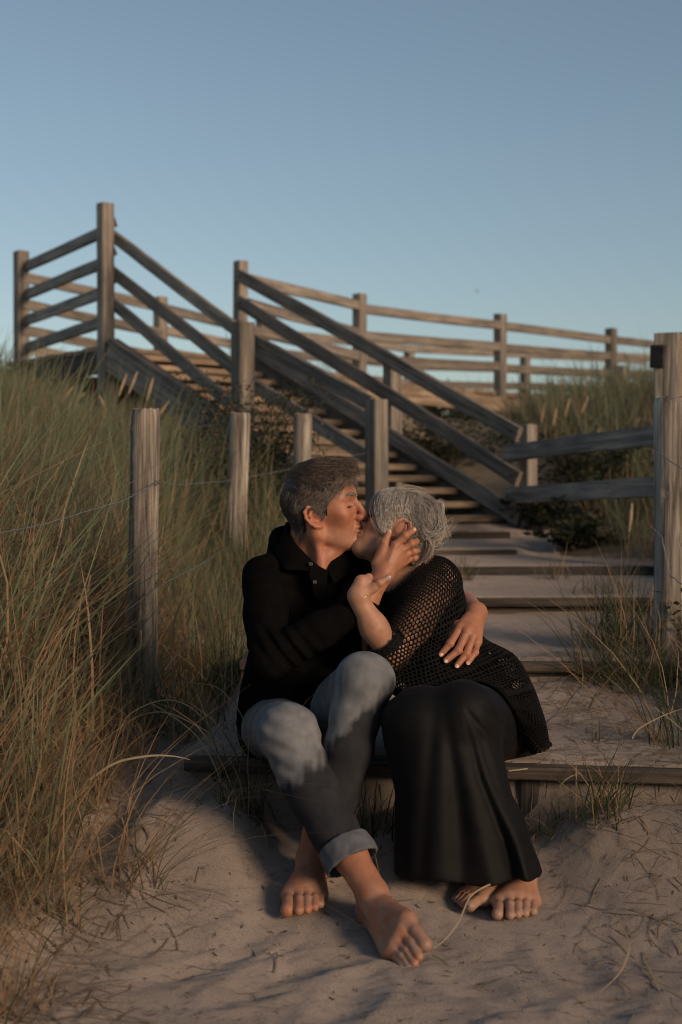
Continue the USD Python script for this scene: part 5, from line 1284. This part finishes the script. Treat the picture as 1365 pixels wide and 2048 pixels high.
# --- the man: short hair swept forward on top, back along the sides
def man_scalp(q):
    x, ay, z = q[:, 0], np.abs(q[:, 1]), q[:, 2]
    line = np.interp(x, [-.12, -.05, -.038, -.034, -.012, .010, .014, .026, .030, .066, .072, .084, .09], [-.070, -.066, -.055, .016, .020, .014, -.020, -.022, .004, .050, .064, .094, .2])
    return z - line
def man_lift(q):
    x, z = q[:, 0], q[:, 2]
    top_ = sstep(.05, .095, z)
    return (.008 + .005 * sstep(-.05, .03, z)) * (1 - top_) + top_ * (.017 + .010 * sstep(.0, .07, x))
def man_field(q):
    x, y, z = q.T
    t = sstep(.045, .085, z + .010 * np.sin(x * 60))[:, None]
    topv = np.stack([np.ones_like(x), -.35 + .3 * np.sin(x * 55), -.05 + 0 * x], 1)
    sidev = np.stack([-.75 + 0 * x, 0 * x, -.55 - 1.2 * (x < -.05)], 1)
    return topv * t + sidev * (1 - t)
def grow(n, scalp, lift, field, length, steps, fem, clump=.0, seed=0):
    rs = np.random.default_rng(seed)
    d = unit(rs.normal(size=(n * 4, 3))); r = skull_r(d, fem, HC); q = HC + d * r[:, None]
    m = scalp(q) > rs.uniform(-.004, .006, len(q)); d, q = d[m][:n], q[m][:n]
    L = length(q) * rs.uniform(.7, 1.15, len(q)); depth = rs.uniform(.35, 1.0, len(q)) ** .7
    jit = rs.normal(0, .15, (len(q), 3)); out = []
    cur = d
    for k in range(steps):
        t = k / (steps - 1)
        r = skull_r(cur, fem, HC); base = HC + cur * r[:, None]
        h = lift(base) * depth * (1 + .7 * (meshkit.noise(base * [38, 60, 38], 17) - .5)) * (1 - (1 - t) ** 2.2) + .0006
        p = base + cur * h[:, None]
        out.append(p)
        v = field(p) + jit + .25 * np.stack([meshkit.noise(p * 70, 1 + c) - .5 for c in range(3)], 1)
        v = v - cur * (v * cur).sum(1)[:, None]; v = unit(v)
        cur = unit(p + v * (L / (steps - 1))[:, None] - HC)
    return np.stack(out, 1), q
def hair_cap(scalp, lift, fem, frac, name, m, parent, head):
    s = trimesh.creation.icosphere(6, 1.0); d = s.vertices; q0 = HC + d * skull_r(d, fem, HC)[:, None]
    sc = scalp(q0); w = np.clip(sc / .012, -.3, 1)
    q = q0 + d * (lift(q0) * frac * np.maximum(w, 0) - .004 * (w < .0) + .0022 * (meshkit.noise(q0 * [180, 180, 60], 4) - .5))[:, None]
    f = s.faces[(sc[s.faces] > .003).all(1)]; u, inv = np.unique(f, return_inverse=True)
    return obj(name, (head.world(q[u]), inv.reshape(-1, 3)), m, parent, smooth=True)
M['scalp_dark'] = hair_mat('hair_roots', (.012, .008, .006), (.03, .021, .016)); M['scalp_ash'] = hair_mat('ash_roots', (.10, .082, .068), (.27, .23, .195))
cap = hair_cap(man_scalp, man_lift, False, .55, 'hair', M['scalp_dark'], man, MAN_H)
st_, rt = grow(13000, man_scalp, man_lift, man_field, lambda q: np.where(q[:, 2] > .06, .062, np.where((q[:, 2] < -.005) & (q[:, 0] < -.02), .016, .032)), 9, False, seed=3)
gray = hr.random(len(rt)) < .05 + .62 * sstep(.075, .025, rt[:, 2]) * sstep(-.10, .0, rt[:, 0]) + .25 * sstep(.03, -.04, rt[:, 2])
taper = np.linspace(1, .35, 9)
lit_ = ~gray & (hr.random(len(rt)) < .05 + .16 * sstep(-.02, .06, rt[:, 0]))  # sunlit strands put in as a lighter colour, more of them towards the front
for sel, nm, mm in ((~gray & ~lit_, 'brown_hair', 'hair_brown'), (lit_, 'light_brown_hair', 'hair_ash'), (gray, 'grey_hair', 'hair_grey')):
    curves(nm, [MAN_H.world(s) for s in st_[sel]], [.00075 * taper] * int(sel.sum()), M[mm], cap)
# quiff: long locks over the brow
def quiff(n, seed):
    rs = np.random.default_rng(seed); out = []
    for i in range(n):
        y = rs.uniform(-.055, .04); a = np.array([rs.uniform(-.02, .045), y, .118 - .6 * y * y / .08 + rs.uniform(-.004, .012)])
        e = np.array([.109 + rs.uniform(-.012, .010), y * .7 - .008 + rs.normal(0, .006), .107 + rs.uniform(-.010, .012) - 1.5 * abs(y + .01) ** 1.5 * 2])
        mid = (a + e) / 2 + [.006, 0, .020 + rs.normal(0, .004)]
        t = np.linspace(0, 1, 10)[:, None]; c = (1 - t) ** 2 * a + 2 * t * (1 - t) * mid + t * t * e
        c[:, 2] += .0025 * np.sin(t[:, 0] * 9 + rs.uniform(0, 6)); out.append(c)
    return out
qf = quiff(1500, 9); g2 = hr.random(len(qf)) < .22
for sel, nm, mm in ((~g2, 'forelock', 'hair_brown'), (g2, 'forelock', 'hair_ash')):
    ss_ = [MAN_H.world(c) for c, k in zip(qf, sel) if k]; curves(nm, ss_, [.0009 * np.linspace(1, .4, 10)] * len(ss_), M[mm], cap)
def face_x(y, z, fem):
    """how far forward the face is at (y, z)"""
    x = np.full(len(y), .14)
    for _ in range(40): x = x - head_sdf(np.stack([x, y, z], 1), fem) * .7
    return x
def brow(head, parent, ys_, m, n=170, seed=1):
    rs = np.random.default_rng(seed); t = rs.random(n); k = np.linspace(0, 1, 4)
    y = ys_ * (.011 + .036 * t[:, None] + .007 * k); z = .022 + .006 * np.sin(t * 2.4)[:, None] + rs.normal(0, .0022, (n, 1)) + k * rs.normal(.0012, .0015, (n, 1))
    x = face_x(y.ravel(), z.ravel(), head.fem).reshape(n, 4) + .0006 + .0028 * np.sin(k * 2.6)
    curves('eyebrow', [head.world(c) for c in np.stack([x, y, z], -1)], [.0008] * n, m, parent)
def lashes(head, parent, ys_, m):
    t = np.linspace(0, 1, 24); y = ys_ * (.019 + .026 * t); z = -.0055 - .0032 * np.sin(t * 3.1) + .002 * t
    out = []
    for dz in (0, -.0012):
        x = face_x(y, z + dz, head.fem) + .0006; out.append(head.world(np.stack([x, y, z + dz], 1)))
    curves('eyelashes', out, [.0016] * 2, m, parent)
for s_ in (-1, 1):
    brow(MAN_H, man, s_, M['hair_grey'], 60); brow(MAN_H, man, s_, M['hair_brown'], 90, 2); lashes(MAN_H, man, s_, M['scalp_dark']); lashes(WOM_H, wom, s_, M['scalp_dark'])
brow(WOM_H, wom, 1, M['hair_ash'])

# --- the woman: fringe falling forward, the rest drawn back to a loose knot
def wom_scalp(q):
    x, z = q[:, 0], q[:, 2]
    line = np.interp(x, [-.12, -.05, -.040, -.030, .006, .014, .030, .050, .066, .075, .082, .09], [-.075, -.070, -.050, .012, .016, .002, .018, .040, .056, .066, .08, .3])
    return z - line
def ear_gap(q):
    rr = np.sqrt(((q[:, 0] + .010) / .031) ** 2 + ((q[:, 2] + .016) / .041) ** 2)
    return np.clip((rr - .85) / .9, .12, 1)
wom_lift = lambda q: (.012 + .008 * sstep(.02, .09, q[:, 2])) * ear_gap(q)
wcap = hair_cap(wom_scalp, wom_lift, True, .55, 'hair', M['scalp_ash'], wom, WOM_H)
def pick(u, v, off=0.0):
    ys = np.linspace(3.66, 3.98, 400); c = np.array([P(u, v, y) for y in ys]); q = WOM_H.local(c); d = q - HC; r = np.linalg.norm(d, axis=1); s = skull_r(unit(d), True, HC)
    k = np.argmax(r < s + off / WOM_H.s)
    if r.min() > (s + off / WOM_H.s)[r.argmin()]: k = np.argmin(r - s)
    return q[k]
TIE = pick(851, 1068, .012); TD = unit(TIE - HC)
def sweep(roots, ends, lift_mid, lift_end, steps=14, wob=.10, seed=0, lift0=.0):
    """strands that follow the head from root to end directions"""
    rs = np.random.default_rng(seed); a, b = unit(roots - HC), unit(ends - HC)
    om = np.arccos(np.clip((a * b).sum(1), -1, 1))[:, None]; so = np.sin(om) + 1e-6
    side_ = unit(np.cross(a, b)); w = rs.normal(0, wob, (len(a), 1)); ph = rs.uniform(0, 6.28, (len(a), 1)); out = []
    for t in np.linspace(0, 1, steps):
        d = (np.sin((1 - t) * om) * a + np.sin(t * om) * b) / so
        d = unit(d + side_ * (w * math.sin(math.pi * t) + .018 * np.sin(ph + 7 * t) * t))
        r = skull_r(d, True, HC)
        h = lift0 * (1 - t) + lift_mid * math.sin(math.pi * min(1, t * 1.05)) ** .8 * (1 - t * .3) + lift_end * t
        q = HC + d * (r + h * ear_gap(HC + d * r[:, None]) + .001)[:, None]
        dx, dz = (q[:, 0] + .010) / .031, (q[:, 2] + .016) / .041; rr = np.sqrt(dx ** 2 + dz ** 2) + 1e-6       # the hair passes round the ear
        m = (q[:, 1] > .02) & (rr < 1); k = np.where(m, 1 / rr, 1)
        up = np.where(m, np.abs(dz) + .15, dz); nn = np.sqrt(dx ** 2 + up ** 2)
        q[:, 0] = np.where(m, -.010 + .031 * dx / nn, q[:, 0]); q[:, 2] = np.where(m, -.016 + .041 * up / nn, q[:, 2])
        out.append(q)
    return np.stack(out, 1)
def roots_where(n, cond, seed):
    rs = np.random.default_rng(seed); d = unit(rs.normal(size=(n * 30, 3))); q = HC + d * skull_r(d, True, HC)[:, None]
    return q[(wom_scalp(q) > 0) & cond(q)][:n]
def put(strands, probs, w, name, parent, head, seed):
    rs = np.random.default_rng(seed); kinds = rs.choice(len(probs), len(strands), p=[p for _, p in probs]); K = strands.shape[1]
    for i, (mm, _) in enumerate(probs):
        sel = [head.world(s) for s, k in zip(strands, kinds) if k == i]
        if sel: curves(name, sel, [w * np.linspace(1, .55, K)] * len(sel), M[mm], parent)
MIX = [('hair_silver', .55), ('hair_grey', .27), ('hair_ash', .18)]
# drawn back
rts = roots_where(8500, lambda q: (q[:, 0] < .055) & ((q[:, 2] > .0) | (q[:, 0] < -.03)), 21)
n_ = len(rts)
put(sweep(rts, TIE + hr.normal(0, .008, (n_, 3)), hr.uniform(.004, .016, n_), hr.uniform(.0, .012, n_), seed=2, wob=.06), MIX, .00075, 'drawn_back_hair', wcap, WOM_H, 31)
# loose volume behind the crown
rts = roots_where(2200, lambda q: (q[:, 0] < .01) & (q[:, 2] > .02) & (q[:, 1] > -.05), 22); n_ = len(rts)
put(sweep(rts, TIE + hr.normal(0, .022, (n_, 3)) + [-.02, 0, .0], hr.uniform(.012, .034, n_), hr.uniform(.0, .02, n_), seed=4, wob=.22), [('hair_silver', .3), ('hair_grey', .35), ('hair_ash', .35)], 0.0007, 'loose_hair', wcap, WOM_H, 32)
# fringe: from the parting on top down over brow, temple and cheek
ends_px = [(722, 1002), (726, 1010), (734, 1016), (742, 1020), (752, 1030), (760, 1044), (768, 1060), (776, 1074), (783, 1082), (790, 1080), (796, 1066), (800, 1050)]
E = np.array([pick(u, v, .006) for u, v in ends_px]); rs_ = np.random.default_rng(8); n_ = 2600
tt = rs_.beta(1.1, 1.0, n_) * (len(E) - 1); i0 = np.minimum(tt.astype(int), len(E) - 2); en = E[i0] + (E[i0 + 1] - E[i0]) * (tt - i0)[:, None] + rs_.normal(0, .004, (n_, 3))
root_px = np.array([pick(u, v, 0) for u, v in ((788, 985), (800, 983), (812, 984), (822, 988))]); rr_ = rs_.uniform(0, 3, n_) * .5 + tt / 11 * 1.5; j0 = np.minimum(rr_.astype(int), 2)
ro = root_px[j0] + (root_px[j0 + 1] - root_px[j0]) * (rr_ - j0)[:, None] + rs_.normal(0, .006, (n_, 3)) + np.array([0, -1, 0]) * rs_.uniform(-.01, .05, n_)[:, None]
put(sweep(ro, en, rs_.uniform(.008, .018, n_), rs_.uniform(.002, .010, n_), seed=6, wob=.07, lift0=.004), [('hair_silver', .5), ('hair_grey', .3), ('hair_ash', .2)], .00075, 'fringe', wcap, WOM_H, 33)
# tail under the tie, and the loop of the loose knot with flyaway hairs
def arc_strands(n, pts, spread, seed):
    rs = np.random.default_rng(seed); pts = np.array(px(*pts)); out = []
    t = np.linspace(0, 1, len(pts)); tq = np.linspace(0, 1, 16); f = PchipInterpolator(t, pts)
    for i in range(n):
        j = np.cumsum(rs.normal(0, spread * .5, (len(pts), 3)), 0) + rs.normal(0, spread * .6, 3); j[0] *= .4
        out.append(PchipInterpolator(t, pts + j)(tq))
    return np.array(out)
class _W:
    world = staticmethod(lambda s: s)
put(arc_strands(160, [(851, 1068, 3.80), (862, 1082, 3.80), (858, 1100, 3.81), (846, 1118, 3.83)], .005, 41), MIX, .0009, 'tail', wcap, _W, 34)
put(arc_strands(170, [(846, 1072, 3.81), (852, 1092, 3.82), (846, 1110, 3.84)], .006, 42), MIX, .0009, 'tail', wcap, _W, 35)
put(arc_strands(420, [(850, 1068, 3.80), (870, 1070, 3.80), (880, 1050, 3.82), (876, 1024, 3.85), (862, 1008, 3.87)], .006, 43), [('hair_silver', .35), ('hair_grey', .35), ('hair_ash', .3)], .0009, 'knot_loop', wcap, _W, 36)
put(arc_strands(26, [(848, 1016, 3.86), (864, 1006, 3.86), (879, 1004, 3.86), (886, 1014, 3.86), (884, 1030, 3.86)], .0035, 44), MIX, .0010, 'knot_loop', wcap, _W, 37)
put(arc_strands(16, [(870, 1030, 3.85), (886, 1040, 3.85), (890, 1060, 3.85), (896, 1078, 3.86)], .006, 45), MIX, .0007, 'flyaway', wcap, _W, 38)
put(arc_strands(30, [(795, 988, 3.84), (812, 976, 3.84), (838, 980, 3.85), (866, 1000, 3.86)], .005, 51), MIX, .0006, 'flyaway', wcap, _W, 51)
put(arc_strands(40, [(850, 1060, 3.79), (872, 1075, 3.79), (890, 1066, 3.8), (903, 1048, 3.81)], .012, 52), MIX, .0006, 'flyaway', wcap, _W, 52)
put(arc_strands(20, [(820, 990, 3.86), (834, 984, 3.86), (850, 992, 3.87), (864, 1006, 3.88)], .006, 46), MIX, .0008, 'flyaway', wcap, _W, 39)
# ear stud and bracelet
M['gold'] = mat('gold', {'p': ('principled_bsdf', {'base_color': (.75, .55, .25), 'metallic': 1.0, 'roughness': .25})}, [])
stud = trimesh.creation.icosphere(2, .0024); stud.apply_translation(WOM_H.world((-.001, .087, -.045)))
obj('ear_stud', stud, M['gold'], wom, smooth=True)
bx_, ax2 = P(722, 1191, 3.690), unit(P(715, 1170, 3.69) - P(748, 1255, 3.705)); b1 = unit(np.cross(ax2, [0, 1.0, .3])); b2 = np.cross(ax2, b1)
bp_ = [bx_ + .0262 * (math.cos(t) * b1 + math.sin(t) * b2) + ax2 * .004 * math.sin(2 * t) for t in np.linspace(0, 6.283, 50)]
br = curves('bracelet', [np.array(bp_)], [.0011], M['gold'], wom)
for k in (9, 14, 19, 25, 31):
    bead = trimesh.creation.icosphere(1, .0022); bead.apply_translation(bp_[k]); obj('bead', bead, M['gold'], br, smooth=True)
